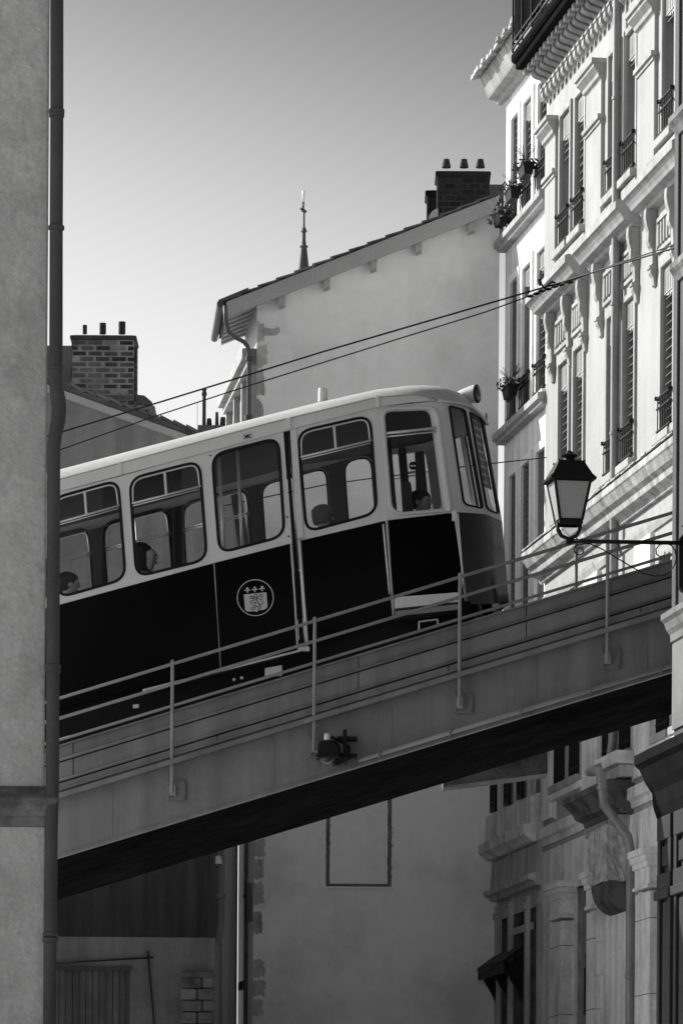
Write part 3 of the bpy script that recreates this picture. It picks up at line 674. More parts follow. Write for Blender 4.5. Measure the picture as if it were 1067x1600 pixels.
# ------------------------------------------------------------------ passengers
def person(label, hx, hy, Y, yaw, hair, extra=None, tilt=0.):
    """seated figure; (hx,hy) is the centre of the head in the photo; yaw 0 faces uphill (+x)"""
    c = W(hx, hy, Y); root = thing('person', label, 'person', (c.x, c.y, c.z - 1.22), 0, 'passengers seen through the car windows')
    R = Matrix.Rotation(yaw, 4, 'Z')
    def P(x, y, z): return c + R @ Vector((x, y, z))
    J = dict(pel=(-.10, 0, -.72, .155), ab=(-.09, 0, -.56, .14), ch=(-.08, 0, -.38, .155), up=(-.06, 0, -.26, .12), nk=(-.03, 0, -.16, .058), jaw=(.004, 0, -.072, .064), hd=(.0, 0, .0, .093), tp=(-.012, 0, .06, .082),
             ns=(.098, 0, -.028, .013), nsb=(.07, 0, -.012, .024))
    E = [('pel', 'ab'), ('ab', 'ch'), ('ch', 'up'), ('up', 'nk'), ('nk', 'jaw'), ('jaw', 'hd'), ('hd', 'tp'), ('hd', 'nsb'), ('nsb', 'ns')]
    for s in (-1, 1):
        k = str(s)
        J.update({'sh' + k: (-.06, s * .18, -.27, .075), 'el' + k: (.02, s * .23, -.52, .05), 'wr' + k: (.25, s * .16, -.58, .034), 'hp' + k: (-.05, s * .10, -.74, .095), 'kn' + k: (.36, s * .12, -.74, .068), 'an' + k: (.38, s * .12, -1.14, .045), 'to' + k: (.54, s * .13, -1.19, .036)})
        E += [('up', 'sh' + k), ('sh' + k, 'el' + k), ('el' + k, 'wr' + k), ('pel', 'hp' + k), ('hp' + k, 'kn' + k), ('kn' + k, 'an' + k), ('an' + k, 'to' + k)]
    names = list(J); me = bpy.data.meshes.new('body')
    iv = rootmat(root).inverted()
    me.from_pydata([tuple(iv @ P(*J[n][:3])) for n in names], [(names.index(a), names.index(b)) for a, b in E], [])
    o = bpy.data.objects.new('body', me); C.objects.link(o); o.parent = root
    o.modifiers.new('skin', 'SKIN')
    for i, n in enumerate(names):
        sv_ = me.skin_vertices[0].data[i]; r = J[n][3]; sv_.radius = (r, r); sv_.use_root = (i == 0)
    ss = o.modifiers.new('sub', 'SUBSURF'); ss.levels = 2; ss.render_levels = 2
    me.materials.append(M['skin'])
    dg = bpy.context.evaluated_depsgraph_get(); ev = o.evaluated_get(dg); nm = bpy.data.meshes.new_from_object(ev)
    o.modifiers.clear(); o.data = nm
    nm.materials.clear(); nm.materials.append(M['skin']); nm.materials.append(M['coat'] if extra != 'pale' else M['pale'])
    zc = (iv @ P(0, 0, -.165)).z
    for p in nm.polygons:
        p.use_smooth = True; p.material_index = 1 if p.center.z < zc else 0
    # hair as a shell over the crown and back of the head
    mb = MB(); lo = []
    for a, r in hair['rings']:
        l = []
        for k in range(18):
            t = 2 * math.pi * k / 18; rx = r * (1 + .05 * math.sin(5 * t + a * 40)); l.append(P(hair['dx'](a) + rx * math.cos(t) * hair.get('sx', 1), rx * .88 * math.sin(t), a))
        lo.append(l)
    mb.loft(lo, True, True); mb.build(hair['name'], hair['mat'], root, smooth=True)
    if 'brim' in hair:
        mb = MB(); mb.prism([P(.06, -.075, .03), P(.125, -.055, .012), P(.14, 0, .006), P(.125, .055, .012), P(.06, .075, .03)], (0, 0, .012)); mb.build('cap_brim', hair['mat'], root, bevel=.004)
    for s in (-1, 1):
        w0 = P(.25, s * .16, -.58); d = (R @ Vector((1, -s * .25, -.15))).normalized(); sd = d.cross(Vector((0, 0, 1))).normalized()
        mb = MB(); mb.tube([w0, w0 + d * .05, w0 + d * .09], [.03, .038, .034], 8)
        for k in range(4):
            b = w0 + d * .085 + sd * (-.028 + .019 * k); ln = (.062, .075, .07, .055)[k]
            mb.tube([b, b + d * ln * .5, b + d * ln * .9 + Vector((0, 0, -.02))], [.0095, .009, .007], 6)
        b = w0 + d * .03 - sd * s * .03; mb.tube([b, b + d * .03 - sd * s * .02, b + d * .06 - sd * s * .022], [.012, .0105, .008], 6)
        mb.build('hand', 'skin', root, smooth=True)
        q = P(.074, s * .033, .003); mb = MB(); mb.lathe([(.002, -.010), (.009, -.004), (.009, .004), (.002, .01)], q, 8); mb.build('eye', 'gap', root, smooth=True)
        if hair['name'] == 'cap' or hair is longh: continue
        q = P(-.005, s * .084, -.02); mb = MB(); mb.lathe([(.012, -.006), (.026, 0), (.02, .008)], q, 10, 'y'); mb.build('ear', 'skin', root, smooth=True)
    q = P(.078, 0, -.068); mb = MB(); mb.box(q.x - .012, q.x + .012, q.y - .025, q.y + .025, q.z - .005, q.z + .004); mb.build('mouth', 'hair', root)
    return root
short = dict(name='hair', mat='hair', rings=[(-.07, .06), (-.03, .09), (.02, .104), (.06, .104), (.09, .075), (.108, .03)], dx=lambda a: -.03)
longh = dict(name='hair', mat='hair', rings=[(-.24, .07), (-.18, .105), (-.1, .102), (-.02, .104), (.04, .108), (.085, .095), (.115, .05), (.125, .015)], dx=lambda a: -.072 if a > -.12 else -.06)
capd = dict(name='cap', mat='cap', rings=[(.0, .102), (.03, .108), (.07, .104), (.1, .08), (.115, .03)], dx=lambda a: -.012, brim=1)
hood = dict(name='cap', mat='cap', rings=[(-.07, .085), (-.03, .105), (.01, .113), (.06, .110), (.1, .08), (.118, .03)], dx=lambda a: -.02, brim=1)
person('passenger in a dull brimmed cap leaning at the fourth window', 508, 808, 41.55, math.radians(-25), hood, 'pale')
person('passenger with long dark hair in profile at the second clear window', 232, 868, 41.5, math.radians(-10), longh, 'pale')
person('dark haired passenger low in the leftmost window by the drainpipe', 110, 912, 41.5, math.radians(10), short)
person('dark haired driver sitting in the front cab of the car', 660, 783, 41.75, math.radians(-30), short)

# ------------------------------------------------------------------ facade frame of the right-hand row
AX = (math.sin(math.radians(0)), )
ROT = math.atan2(-.9886, .1505); A0 = (4.056 - .1523 * 8.0, 64.0, 0)
PITCH = 3.26
A = thing('apartment_house', 'tall pale apartment house with bracketed cornice and paired shuttered windows on the right', 'house', A0, ROT)
def lb(mb, name, m, parent=A, **k): return mb.build(name, m, parent, world=False, **k)
holes = []; winlist = []
for b in range(3):
    o = b * PITCH
    for i, (a, c) in enumerate(((1.03, 1.70), (2.08, 2.70))):
        for fl, (z0, z1) in enumerate(((7.98, 10.2), (11.75, 13.88), (15.5, 17.38))):
            holes.append((o + a, o + c, z0, z1)); winlist.append((b, i, fl, o + a, o + c, z0, z1))
gh = [(2.42, 3.42, 0.2, 6.45), (8.0, 9.0, .2, 6.3)]
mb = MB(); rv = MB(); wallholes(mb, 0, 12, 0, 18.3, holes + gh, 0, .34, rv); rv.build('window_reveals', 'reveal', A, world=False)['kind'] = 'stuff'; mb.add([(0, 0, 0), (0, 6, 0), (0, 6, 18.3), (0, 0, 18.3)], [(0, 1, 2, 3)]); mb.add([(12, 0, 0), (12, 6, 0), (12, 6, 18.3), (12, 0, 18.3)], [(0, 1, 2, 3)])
mb.add([(0, 0, 18.3), (12, 0, 18.3), (12, 6, 18.3), (0, 6, 18.3)], [(0, 1, 2, 3)])
lb(mb, 'wall', 'facade')
slat_me = None; slat_o = None
def facade_window(P, a, c, z0, z1, blind=None, lamb=.36, guard=True, barred=False, y=.0, surround='trim', deep=.26, valmat='lamb', sw=.085):
    global slat_o
    mb = MB(); t = .05
    mb.box(a, a + t, y + deep, y + deep + .05, z0, z1); mb.box(c - t, c, y + deep, y + deep + .05, z0, z1); mb.box(a + t, c - t, y + deep, y + deep + .05, z1 - t, z1); mb.box(a + t, c - t, y + deep, y + deep + .05, z0, z0 + t)
    m_ = (a + c) / 2; mb.box(m_ - .03, m_ + .03, y + deep, y + deep + .045, z0 + t, z1 - t)
    for k in (1, 2): zz = z0 + (z1 - z0) * k / 3; mb.box(a + t, c - t, y + deep + .01, y + deep + .04, zz - .015, zz + .015)
    wo = mb.build('window', 'trim', P, world=False)
    q = MB(); q.add([(a, y + deep + .03, z0), (c, y + deep + .03, z0), (c, y + deep + .03, z1), (a, y + deep + .03, z1)], [(0, 1, 2, 3)]); q.build('pane', 'darkglass', wo, world=False)
    if surround:
        q = MB(); d = .035
        q.box(a - sw, a - .004, y - d, y + .02, z0, z1 + sw); q.box(c + .004, c + sw, y - d, y + .02, z0, z1 + sw); q.box(a - .004, c + .004, y - d, y + .02, z1 + .004, z1 + sw)
        q.build('surround', surround, wo, world=False, bevel=.008)
        q = MB(); q.box(a - sw - .03, c + sw + .03, y - .12, y + .02, z0 - .11, z0 - .004); q.build('sill', surround, wo, world=False, bevel=.01)
    if lamb:
        n = 7; pts = [(a + .005, y + .02, z1 - .01)]; zb = z1 - lamb
        for k in range(n + 1):
            x = a + .005 + (c - a - .01) * k / n; pts.append((x, y + .02, zb + (.07 if k in (0, n) else .05 if k % 2 else .03)))
            if k < n:
                xm = a + .005 + (c - a - .01) * (k + .5) / n; pts.append((xm, y + .02, zb - .01 + .05 * abs(k - 3) / 3))
        pts.append((c - .005, y + .02, z1 - .01)); q = MB(); q.prism(pts, (0, .012, 0)); lo_ = q.build('lambrequin', valmat, wo, world=False)
        q = MB()
        for k in range(n):
            x = a + (c - a) * (k + .5) / n; q.box(x - .012, x + .012, y + .012, y + .0195, zb + .07, z1 - .05)
        q.box(a + .01, c - .01, y + .008, y + .0195, zb + .055, zb + .068)
        q.build('valance_rib', valmat, wo, world=False)
    if blind:
        zt = z1 - .05; zbm = z0 + blind; k = 0
        while zt > zbm:
            if slat_o is None:
                q = MB(); q.prism([(-.5, -.035, -.02), (-.5, -.03, -.03), (-.5, .035, .025), (-.5, .03, .035)], (1, 0, 0))
                slat_o = q.build('slat', 'slat', wo, world=False); s_ = slat_o
            else: s_ = dupo(slat_o, (0, 0, 0), wo)
            s_.location = ((a + c) / 2, y + .065 + random.uniform(-.004, .004), zt); s_.scale = ((c - a) * .985, 1, 1)
            zt -= .108; k += 1
    if guard:
        hgt = .48; q = MB(); yy = y - .06
        for zz in (z0 + .06, z0 + hgt, z0 + hgt * .72): q.box(a - .05, c + .05, yy - .012, yy + .012, zz - .011, zz + .011)
        nb = 5
        for k in range(nb + 1):
            x = a + .0 + (c - a) * k / nb; q.box(x - .006, x + .006, yy - .006, yy + .006, z0 + .02, z0 + hgt)
        for x in (a - .04, c + .04): q.box(x - .013, x + .013, yy - .03, yy + .10, z0 + hgt - .02, z0 + hgt + .03); q.box(x - .013, x + .013, yy - .013, y + .01, z0 + .05, z0 + .075)
        for k in range(nb):
            x = a + (c - a) * (k + .5) / nb; q.lathe([(.013, -.006), (.016, 0), (.013, .006)], (x, yy, z0 + hgt * .86), 8, 'y')
        q.build('window_guard', 'iron', wo, world=False)
    if barred:
        q = MB(); yy = y - .05
        for k in range(6):
            x = a + .03 + (c - a - .06) * k / 5; q.box(x - .013, x + .013, yy - .013, yy + .013, z0 + .03, z1 - .9)
        for zz in (z0 + .12, z0 + .6, z0 + 1.05): q.box(a - .03, c + .03, yy - .01, yy + .01, zz - .012, zz + .012)
        q.build('window_bars', 'iron', wo, world=False)
    return wo
for (b, i, fl, a, c, z0, z1) in winlist:
    if fl == 2: facade_window(A, a, c, z0, z1, blind={(0, 0): 1.25, (0, 1): .05, (1, 1): 1.45, (2, 0): 1.5}.get((b, i)), lamb=.38)
    elif fl == 1: facade_window(A, a, c, z0, z1, blind={(0, 0): .05, (0, 1): .05, (1, 0): 1.7, (1, 1): .2, (2, 0): .2, (2, 1): .1}.get((b, i)), lamb=.40)
    else: facade_window(A, a, c, z0, z1, lamb=0, guard=False, barred=True)
# pilasters on the top floor with capitals
for k, (a, c) in enumerate(((.06, .80), (2.92, 3.92), (6.18, 7.18), (9.44, 10.4))):
    mb = MB(); mb.box(a, c, -.05, .02, 15.06, 17.2); p_ = lb(mb, 'pilaster', 'facade', bevel=.01)
    mb = MB(); mb.box(a - .03, c + .03, -.10, .02, 16.66, 16.72); mb.box(a - .01, c + .01, -.07, .02, 16.61, 16.659); lb(mb, 'pilaster_necking', 'trim', p_)
    mb = MB(); lo = []
    for d, z in ((.05, 17.18), (.06, 17.2), (.09, 17.22), (.10, 17.27), (.16, 17.33), (.17, 17.34), (.17, 17.38), (.2, 17.39), (.2, 17.45), (.05, 17.46)):
        e = .6 * (d - .05)
        lo.append([(a - e, -d, z), (c + e, -d, z), (c + e, .02, z), (a - e, .02, z)])
    mb.loft(lo, True, True); lb(mb, 'pilaster_capital', 'trim', p_)
# main cornice
mb = MB(); profx(mb, [(0, 17.93), (.05, 17.93), (.06, 17.98), (.03, 18.0), (.03, 18.3), (0, 18.3)], 0, 9.6); lb(mb, 'frieze_band', 'trim', bevel=.008)
dent = None; mod = None
mp = []
for k in range(15):
    t = k / 14; d = .03 + .23 * (t - math.sin(2 * math.pi * t) / (2 * math.pi) * .9); z = 18.02 + .24 * t + .02 * math.sin(2 * math.pi * t)
    mp.append((d, z))
nm_ = 33
for k in range(nm_):
    x = .08 + .285 * k
    if mod is None:
        mb = MB(); mb.prism([(0, -d, z - 18) for d, z in [(0, 18.02)] + mp + [(.27, 18.30), (0, 18.30)]], (.15, 0, 0)); mb.prism([(-.012, -d - .004, z - 18.0) for d, z in mp[2:-2]] + [(-.012, -d + .015, z - 17.985) for d, z in mp[2:-2][::-1]], (.174, 0, 0))
        mod = lb(mb, 'modillion', 'trim'); dent_mb = MB(); dent_mb.prism([(0, -.03, .12), (0, -.12, .12), (0, -.12, -.02), (0, -.09, -.06), (0, -.05, -.08), (0, -.03, -.1)], (.13, 0, 0)); dent_mb.box(-.015, .145, -.135, -.02, .06, .1); dent = lb(dent_mb, 'dentil', 'trim')
        m1, d1 = mod, dent
    else: m1 = dupo(mod, (0, 0, 0)); d1 = dupo(dent, (0, 0, 0))
    m1.location = (x, 0, 18.0); d1.location = (x, 0, 17.9)
mb = MB(); profx(mb, [(0, 18.302), (.46, 18.302), (.47, 18.33), (.47, 18.38), (0, 18.38)], -.02, 9.6); lb(mb, 'soffit', 'gutterm')
mb = MB(); profx(mb, [(.38, 18.384), (.50, 18.384), (.53, 18.42), (.53, 18.5), (.50, 18.5), (.40, 18.42)], -.02, 9.6); lb(mb, 'gutter', 'gutterm')
nb = 0; blk = None
for k in range(33):
    x = .02 + .285 * k
    mb = None
    if blk is None:
        mb = MB(); mb.box(0, .14, -.36, -.275, 18.22, 18.298); blk = lb(mb, 'soffit_block', 'trim')
    else:
        q = dupo(blk, (.285 * k, 0, 0))
# roof terrace railing and reed screen
ter = thing('terrace_screen', 'dark reed screen tied to the roof terrace railing above the bracketed cornice', 'screen', A0, ROT)
mb = MB()
for zz in (18.56, 18.66): mb.box(.12, 9.5, -.545, -.525, zz - .012, zz + .012)
for k in range(14): mb.box(.12 + k * .7, .145 + k * .7, -.55, -.525, 18.5, 20.5)
mb.box(.12, .145, -.545, -.1, 18.62, 18.64)
mb.build('terrace_rail', 'iron', ter, world=False)
slat2 = None
for k in range(75):
    if slat2 is None:
        q = MB(); q.box(0, .118, -.515, -.49, 18.68, 20.6); slat2 = q.build('reed_slat', 'screen', ter, world=False)
        dupo(slat2, (.13, .01, 0)); slat2.location = (.13, 0, 0)
    else: dupo(slat2, (.13 + k * .112, random.uniform(-.006, .006), random.uniform(-.03, .0)))
# hoods over the middle floor
for b in range(3):
    o = b * PITCH
    mb = MB(); lo = []
    for d, z in ((.02, 14.70), (.10, 14.72), (.12, 14.77), (.22, 14.79), (.24, 14.83), (.30, 14.91), (.335, 14.925), (.335, 15.02), (.30, 15.04), (.02, 15.06)):
        e = d * .15; lo.append([(o + .16 - e, -d, z), (o + 2.93 + e * .6, -d, z), (o + 2.93 + e * .6, .02, z), (o + .16 - e, .02, z)])
    mb.loft(lo, True, True); hd_ = lb(mb, 'window_hood', 'trim')
    for x in (.62, 1.80, 2.84):
        mb = MB(); mb.prism([(o + x - .07, -d * .78, z) for d, z in ((.0, 14.71), (.19, 14.71), (.2, 14.6), (.18, 14.5), (.15, 14.42), (.155, 14.3), (.13, 14.24), (.09, 14.2), (.08, 14.02), (.11, 13.98), (.115, 13.9), (.07, 13.84), (.05, 13.74), (0, 13.72))], (.14, 0, 0))
        mb.box(o + x - .085, o + x + .085, -.105, .0, 13.94, 13.99); lb(mb, 'console', 'trim', hd_, bevel=.01)
    for a, c in ((.76, 1.66), (1.94, 2.70)):
        mb = MB(); x0, x1 = o + a, o + c
        mb.box(x0, x1, -.035, .01, 14.5, 14.55); mb.box(x0, x1, -.035, .01, 14.1, 14.15); mb.box(x0, x0 + .05, -.035, .01, 14.15, 14.5); mb.box(x1 - .05, x1, -.035, .01, 14.15, 14.5)
        for k in range(5): xx = x0 + .12 + (x1 - x0 - .24) * k / 4; mb.box(xx - .03, xx + .03, -.04, .01, 14.19, 14.46)
        lb(mb, 'frieze_panel', 'trim', hd_)
    mb = MB(); mb.box(o + .3, o + 2.9, -.07, .01, 15.1, 15.36); lb(mb, 'sill_course', 'trim', hd_, bevel=.01)
# string courses
mb = MB(); profx(mb, [(0, 10.98), (.05, 10.98), (.07, 11.04), (.16, 11.08), (.18, 11.16), (.24, 11.2), (.30, 11.3), (.32, 11.32), (.32, 11.40), (.29, 11.43), (0, 11.5)], -.12, 12); lb(mb, 'string_course', 'ledge', bevel=.006)
tl = None
for k in range(40):
    if tl is None: q = MB(); q.prism([(0, -.335, 11.425), (0, -.335, 11.445), (0, -.02, 11.52), (0, -.02, 11.505)], (.29, 0, 0)); tl = lb(q, 'ledge_tile', 'ledge'); 
    else: dupo(tl, (.3 * k, random.uniform(-.012, .012), random.uniform(0, .008)))
mb = MB(); profx(mb, [(0, 10.62), (.03, 10.62), (.05, 10.7), (.05, 10.76), (0, 10.78)], 0, 12); lb(mb, 'string_course', 'trim')
for b in range(3):
    for a, c in ((1.0, 1.73), (2.05, 2.73)):
        o = b * PITCH; mb = MB(); mb.box(o + a - .1, o + c + .1, -.1, .01, 11.5, 11.63); lb(mb, 'sill_block', 'trim', bevel=.01)
mb = MB(); profx(mb, [(0, 7.2), (.03, 7.2), (.05, 7.28), (.10, 7.31), (.10, 7.45), (0, 7.48)], -.02, 12); lb(mb, 'string_course', 'base')
for b in range(3):
    o = b * PITCH; mb = MB(); mb.box(o + .8, o + 2.95, -.09, .01, 7.78, 7.88); mb.box(o + .9, o + .96, -.04, .01, 7.53, 7.78); mb.box(o + 2.8, o + 2.86, -.04, .01, 7.53, 7.78); lb(mb, 'sill_course', 'base', bevel=.008)
# plain piers at the first floor
for a, c in ((.06, .8), (2.95, 3.9), (6.2, 7.15)):
    mb = MB(); mb.box(a, c, -.06, .02, 7.56, 10.6); mb.box(a - .03, c + .03, -.09, .02, 8.75, 8.85); lb(mb, 'pier', 'base', bevel=.01)
# stone cladding of the street floor
wallc = MB(); wallholes(wallc, .02, 12, 0, 7.12, [(h[0], h[1], h[2], h[3]) for h in gh], -.03, .1); lb(wallc, 'street_floor_cladding', 'base')
def street_pilaster(a, c, d, zt):
    mb = MB(); mb.box(a, c, -d, .0, 0, zt - .5); p_ = lb(mb, 'street_pilaster', 'base', bevel=.012)
    zz = 0
    mb = MB(); lo = []
    for e, z in ((0, zt - .46), (.025, zt - .46), (.03, zt - .42), (0.005, zt - .41), (.005, zt - .2), (.03, zt - .19), (.035, zt - .13), (.06, zt - .11), (.065, zt - .05), (.09, zt - .04), (.09, zt + .04), (.0, zt + .05)):
        lo.append([(a - e, -d - e, z), (c + e, -d - e, z), (c + e, .0, z), (a - e, .0, z)])
    mb.loft(lo, True, True); lb(mb, 'street_capital', 'base', p_)
    z = .9
    while z < zt - .6:
        mb = MB(); mb.box(a - .003, c + .003, -d - .003, 0, z, z + .012); lb(mb, 'stone_joint', 'crack', p_); z += .95
    return p_
street_pilaster(1.55, 2.38, .2, 6.5)
street_pilaster(3.5, 3.95, .09, 6.52)
street_pilaster(7.05, 7.9, .2, 6.5)
mb = MB(); mb.box(2.42, 3.42, .12, .2, 5.35, 5.55); mb.box(2.42, 3.42, .1, .16, 4.7, 5.35); lb(mb, 'transom', 'wood', bevel=.01)
mb = MB(); mb.box(2.42, 3.42, .2, .24, .2, 6.45); lb(mb, 'street_door', 'darkglass'); mb = MB(); mb.box(8.0, 9.0, .2, .24, .2, 6.3); lb(mb, 'street_door', 'darkglass')
mb = MB()
for k in range(4): x = 2.5 + k * .22; mb.box(x, x + .14, .16, .2, .4, 4.6)
lb(mb, 'door_panel', 'wood')
qn = None
for k in range(14):
    z = .2 + k * .45
    mb = MB(); mb.box(3.99, 4.3 + (.08 if k % 2 else 0), -.06, 0, z, z + .41); lb(mb, 'quoin_block', 'base', bevel=.012)
# small stone balcony on a rough bracket over the door
mb = MB(); lo = []
for d, z in ((.05, 7.14), (.14, 7.16), (.16, 7.22), (.26, 7.26), (.3, 7.34), (.41, 7.45), (.43, 7.46), (.43, 7.54), (.38, 7.57), (.05, 7.6)):
    e = d * .2; lo.append([(3.6 - e, -d, z), (6.0 + e, -d, z), (6.0 + e, .0, z), (3.6 - e, .0, z)])
mb.loft(lo, True, True); bal = lb(mb, 'balcony', 'darkstone')
for k in range(15):
    x = 3.75 + k * .15; mb = MB(); mb.box(x, x + .08, -.17, -.03, 7.0, 7.135); lb(mb, 'balcony_dentil', 'trim', bal)
mb = MB(); mb.box(5.0, 6.3, -.3, .0, 7.76, 7.93); mb.box(5.05, 6.2, -.22, .0, 7.6, 7.76); lb(mb, 'balcony_parapet', 'base', bal, bevel=.015)
mb = MB(); lo = []
random.seed(3)
for z in [7.0, 6.92, 6.84, 6.76, 6.68, 6.6, 6.52, 6.44, 6.36, 6.28]:
    l = []
    for k in range(40):
        t = k / 40
        if t < .25: p = (4.75 + 1.15 * t * 4, -.32)
        elif t < .5: p = (5.9, -.32 + .34 * (t - .25) * 4)
        elif t < .75: p = (5.9 - 1.15 * (t - .5) * 4, .02)
        else: p = (4.75, .02 - .34 * (t - .75) * 4)
        l.append((p[0] + random.uniform(-.02, .02), p[1] + random.uniform(-.025, .012), z + random.uniform(-.015, .015)))
    lo.append(l)
mb.loft(lo, True, True); lb(mb, 'rough_bracket', mat('hammered_stone', .4, .95, .35, 6, 1., 9, stain=.4, stain_scale=5), bal)
mb = MB(); mb.prism([(4.8, -.3 * math.cos(t), 6.29 - .4 * math.sin(t)) for t in [math.pi / 2 * k / 8 for k in range(9)]] + [(4.8, -.0, 6.29)], (1.05, 0, 0)); lb(mb, 'bracket_scroll', 'darkstone', bal)

# downpipe on the pale house
ap = thing('drainpipe', 'pale zinc drainpipe running down the apartment house front between two window pairs', 'drainpipe', A0, ROT)
xp = 5.22; xq = 6.42
mb = MB(); mb.tube([(xp, -.11, 18.2), (xp, -.11, 8.2), (xp - .01, -.13, 7.98), (xp + .05, -.2, 7.85), (xp + .25, -.47, 7.72), (xp + .95, -.50, 7.66), (xq - .05, -.50, 7.58), (xq, -.50, 7.45), (xq, -.48, 7.2), (xq, -.16, 6.8), (xq, -.12, 6.6), (xq, -.12, 0)], .06, 14)
mb.build('pipe', 'apipe', ap, smooth=50, world=False)
for z, y, x in ((16.6, -.11, xp), (13.9, -.11, xp), (12.2, -.11, xp), (8.4, -.11, xp), (7.42, -.50, xq), (6.3, -.12, xq), (5.0, -.12, xq)):
    q = MB(); q.lathe([(.058, -.03), (.07, -.02), (.07, .02), (.058, .03)], (x, y, z), 14); q.build('collar', 'apipe', ap, smooth=40, world=False)

# ------------------------------------------------------------------ narrower house B beyond it
Bh = thing('narrow_house', 'narrow grey plastered house with flower boxes between the gable wall and the bracketed house', 'house', A0, ROT)
bw3 = [(-2.95, -2.42), (-2.0, -1.38), (-.9, -.2)]
hb_ = []
for a, c in bw3:
    for z0, z1 in ((16.66, 18.32), (13.78, 15.88), (10.75, 12.98), (8.0, 9.9)): hb_.append((a, c, z0, z1))
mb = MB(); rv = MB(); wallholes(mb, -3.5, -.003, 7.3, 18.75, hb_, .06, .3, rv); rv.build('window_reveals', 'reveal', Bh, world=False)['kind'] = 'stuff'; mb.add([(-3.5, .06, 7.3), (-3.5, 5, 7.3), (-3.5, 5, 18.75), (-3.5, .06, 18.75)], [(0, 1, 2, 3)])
mb.add([(-3.5, .06, 18.75), (0, .06, 18.75), (0, 5, 18.75), (-3.5, 5, 18.75)], [(0, 1, 2, 3)])
mb.build('wall', 'bplaster', Bh, world=False)
for i, (a, c) in enumerate(bw3):
    for fl, (z0, z1) in enumerate(((16.66, 18.32), (13.78, 15.88), (10.75, 12.98), (8.0, 9.9))):
        facade_window(Bh, a, c, z0, z1, blind=({(0, 0): .5, (1, 0): .05, (2, 0): .05, (0, 1): 1.2, (2, 1): .3, (0, 2): .1, (1, 2): .15}.get((i, fl))), lamb=(.3 if fl < 2 and i else 0), guard=(fl < 2), y=.06, surround='bframe', deep=.2, sw=.13)
for z in (16.42, 13.52, 10.5):
    mb = MB(); profx(mb, [(-.07, z + .04), (.06, z + .04), (.07, z + .08), (.12, z + .1), (.12, z + .19), (.10, z + .2), (-.07, z + .21)], -3.52, -.0); mb.build('sill_course', 'trim', Bh, world=False)
# eave
mb = MB(); profx(mb, [(-.05, 18.74), (.03, 18.74), (.05, 18.8), (.17, 18.82), (.19, 18.86), (.30, 19.14), (-.05, 19.16)], -3.75, -.02); mb.build('eave_box', 'trim', Bh, world=False, bevel=.01)
tb = None
for k in range(16):
    if tb is None:
        q = MB(); lo = []
        for t in range(9):
            th = math.pi * t / 8; lo.append((.11 - .11 * math.cos(th), .07 * math.sin(th)))
        q.prism([(x, -.42, 19.13 + z) for x, z in lo], (0, 1.2, .35)); tb = q.build('roof_tile', 'tile', Bh, world=False); tb.location = (-3.9, 0, 0); tb.data.materials[0] = M['ledge']
    else: dupo(tb, (-3.9 + .24 * k, random.uniform(-.03, .03), random.uniform(-.01, .01)))
# lower storey: plain band and dark timber shopfront
mb = MB(); profx(mb, [(-.06, 7.3), (.16, 7.3), (.22, 7.36), (.28, 7.4), (.28, 7.54), (.18, 7.56), (.18, 7.95), (-.06, 7.97)], -3.56, -.02); mb.build('balcony_front', 'base', Bh, world=False)
shopw = mat('worn_shop_timber', .5, .8, .2, 2, .3, 14, streak=.3)
mb = MB(); profx(mb, [(-.06, 6.68), (.10, 6.68), (.12, 6.74), (.20, 6.76), (.20, 6.83), (.10, 6.86), (.08, 7.28), (-.06, 7.29)], -3.56, -.02); mb.build('shop_cornice', shopw, Bh, world=False)
mb = MB(); rv = MB(); wallholes(mb, -3.5, -.02, 0, 6.7, [(-3.2, -2.5, 3.7, 6.4), (-2.25, -1.25, 3.7, 6.4), (-.95, -.25, .2, 6.4), (-3.2, -1.25, .4, 3.5)], .0, .34, rv); rv.build('shop_recess', 'darkstone', Bh, world=False)['kind'] = 'stuff'; mb.build('shopfront', shopw, Bh, world=False)  # recess sides coloured dark for the shade inside the deep openings
mb = MB(); mb.box(-3.4, -.1, .22, .26, .1, 6.6); mb.build('shop_glass', 'darkglass', Bh, world=False)
for x in (-3.45, -2.42, -1.12, -.22):
    mb = MB(); mb.box(x, x + .16, -.05, .02, 0, 6.6); mb.box(x - .03, x + .19, -.08, .02, 6.4, 6.5); mb.build('shop_post', shopw, Bh, world=False, bevel=.01)
mb = MB(); mb.box(-2.2, -.9, .0, .05, 6.1, 6.2); mb.build('shop_rail', shopw, Bh, world=False)
aw = thing('door_canopy', 'small dark sloping canopy on brackets over the narrow house doorway', 'canopy', A0, ROT)
mb = MB(); mb.prism([(-3.5, 0, 5.9), (-3.5, -.3, 5.68), (-3.5, -.3, 5.62), (-3.5, 0, 5.83)], (2.1, 0, 0)); mb.build('canopy_roof', 'iron', aw, world=False)
for x in (-3.4, -2.5, -1.55):
    mb = MB(); mb.prism([(x, 0, 5.75), (x, -.26, 5.6), (x, -.2, 5.45), (x, -.08, 5.25), (x, 0, 5.05)], (.08, 0, 0)); mb.build('canopy_bracket', 'iron', aw, world=False)
mb = MB(); mb.box(-3.5, -1.4, -.29, -.26, 5.5, 5.62); mb.build('canopy_fascia', 'iron', aw, world=False)
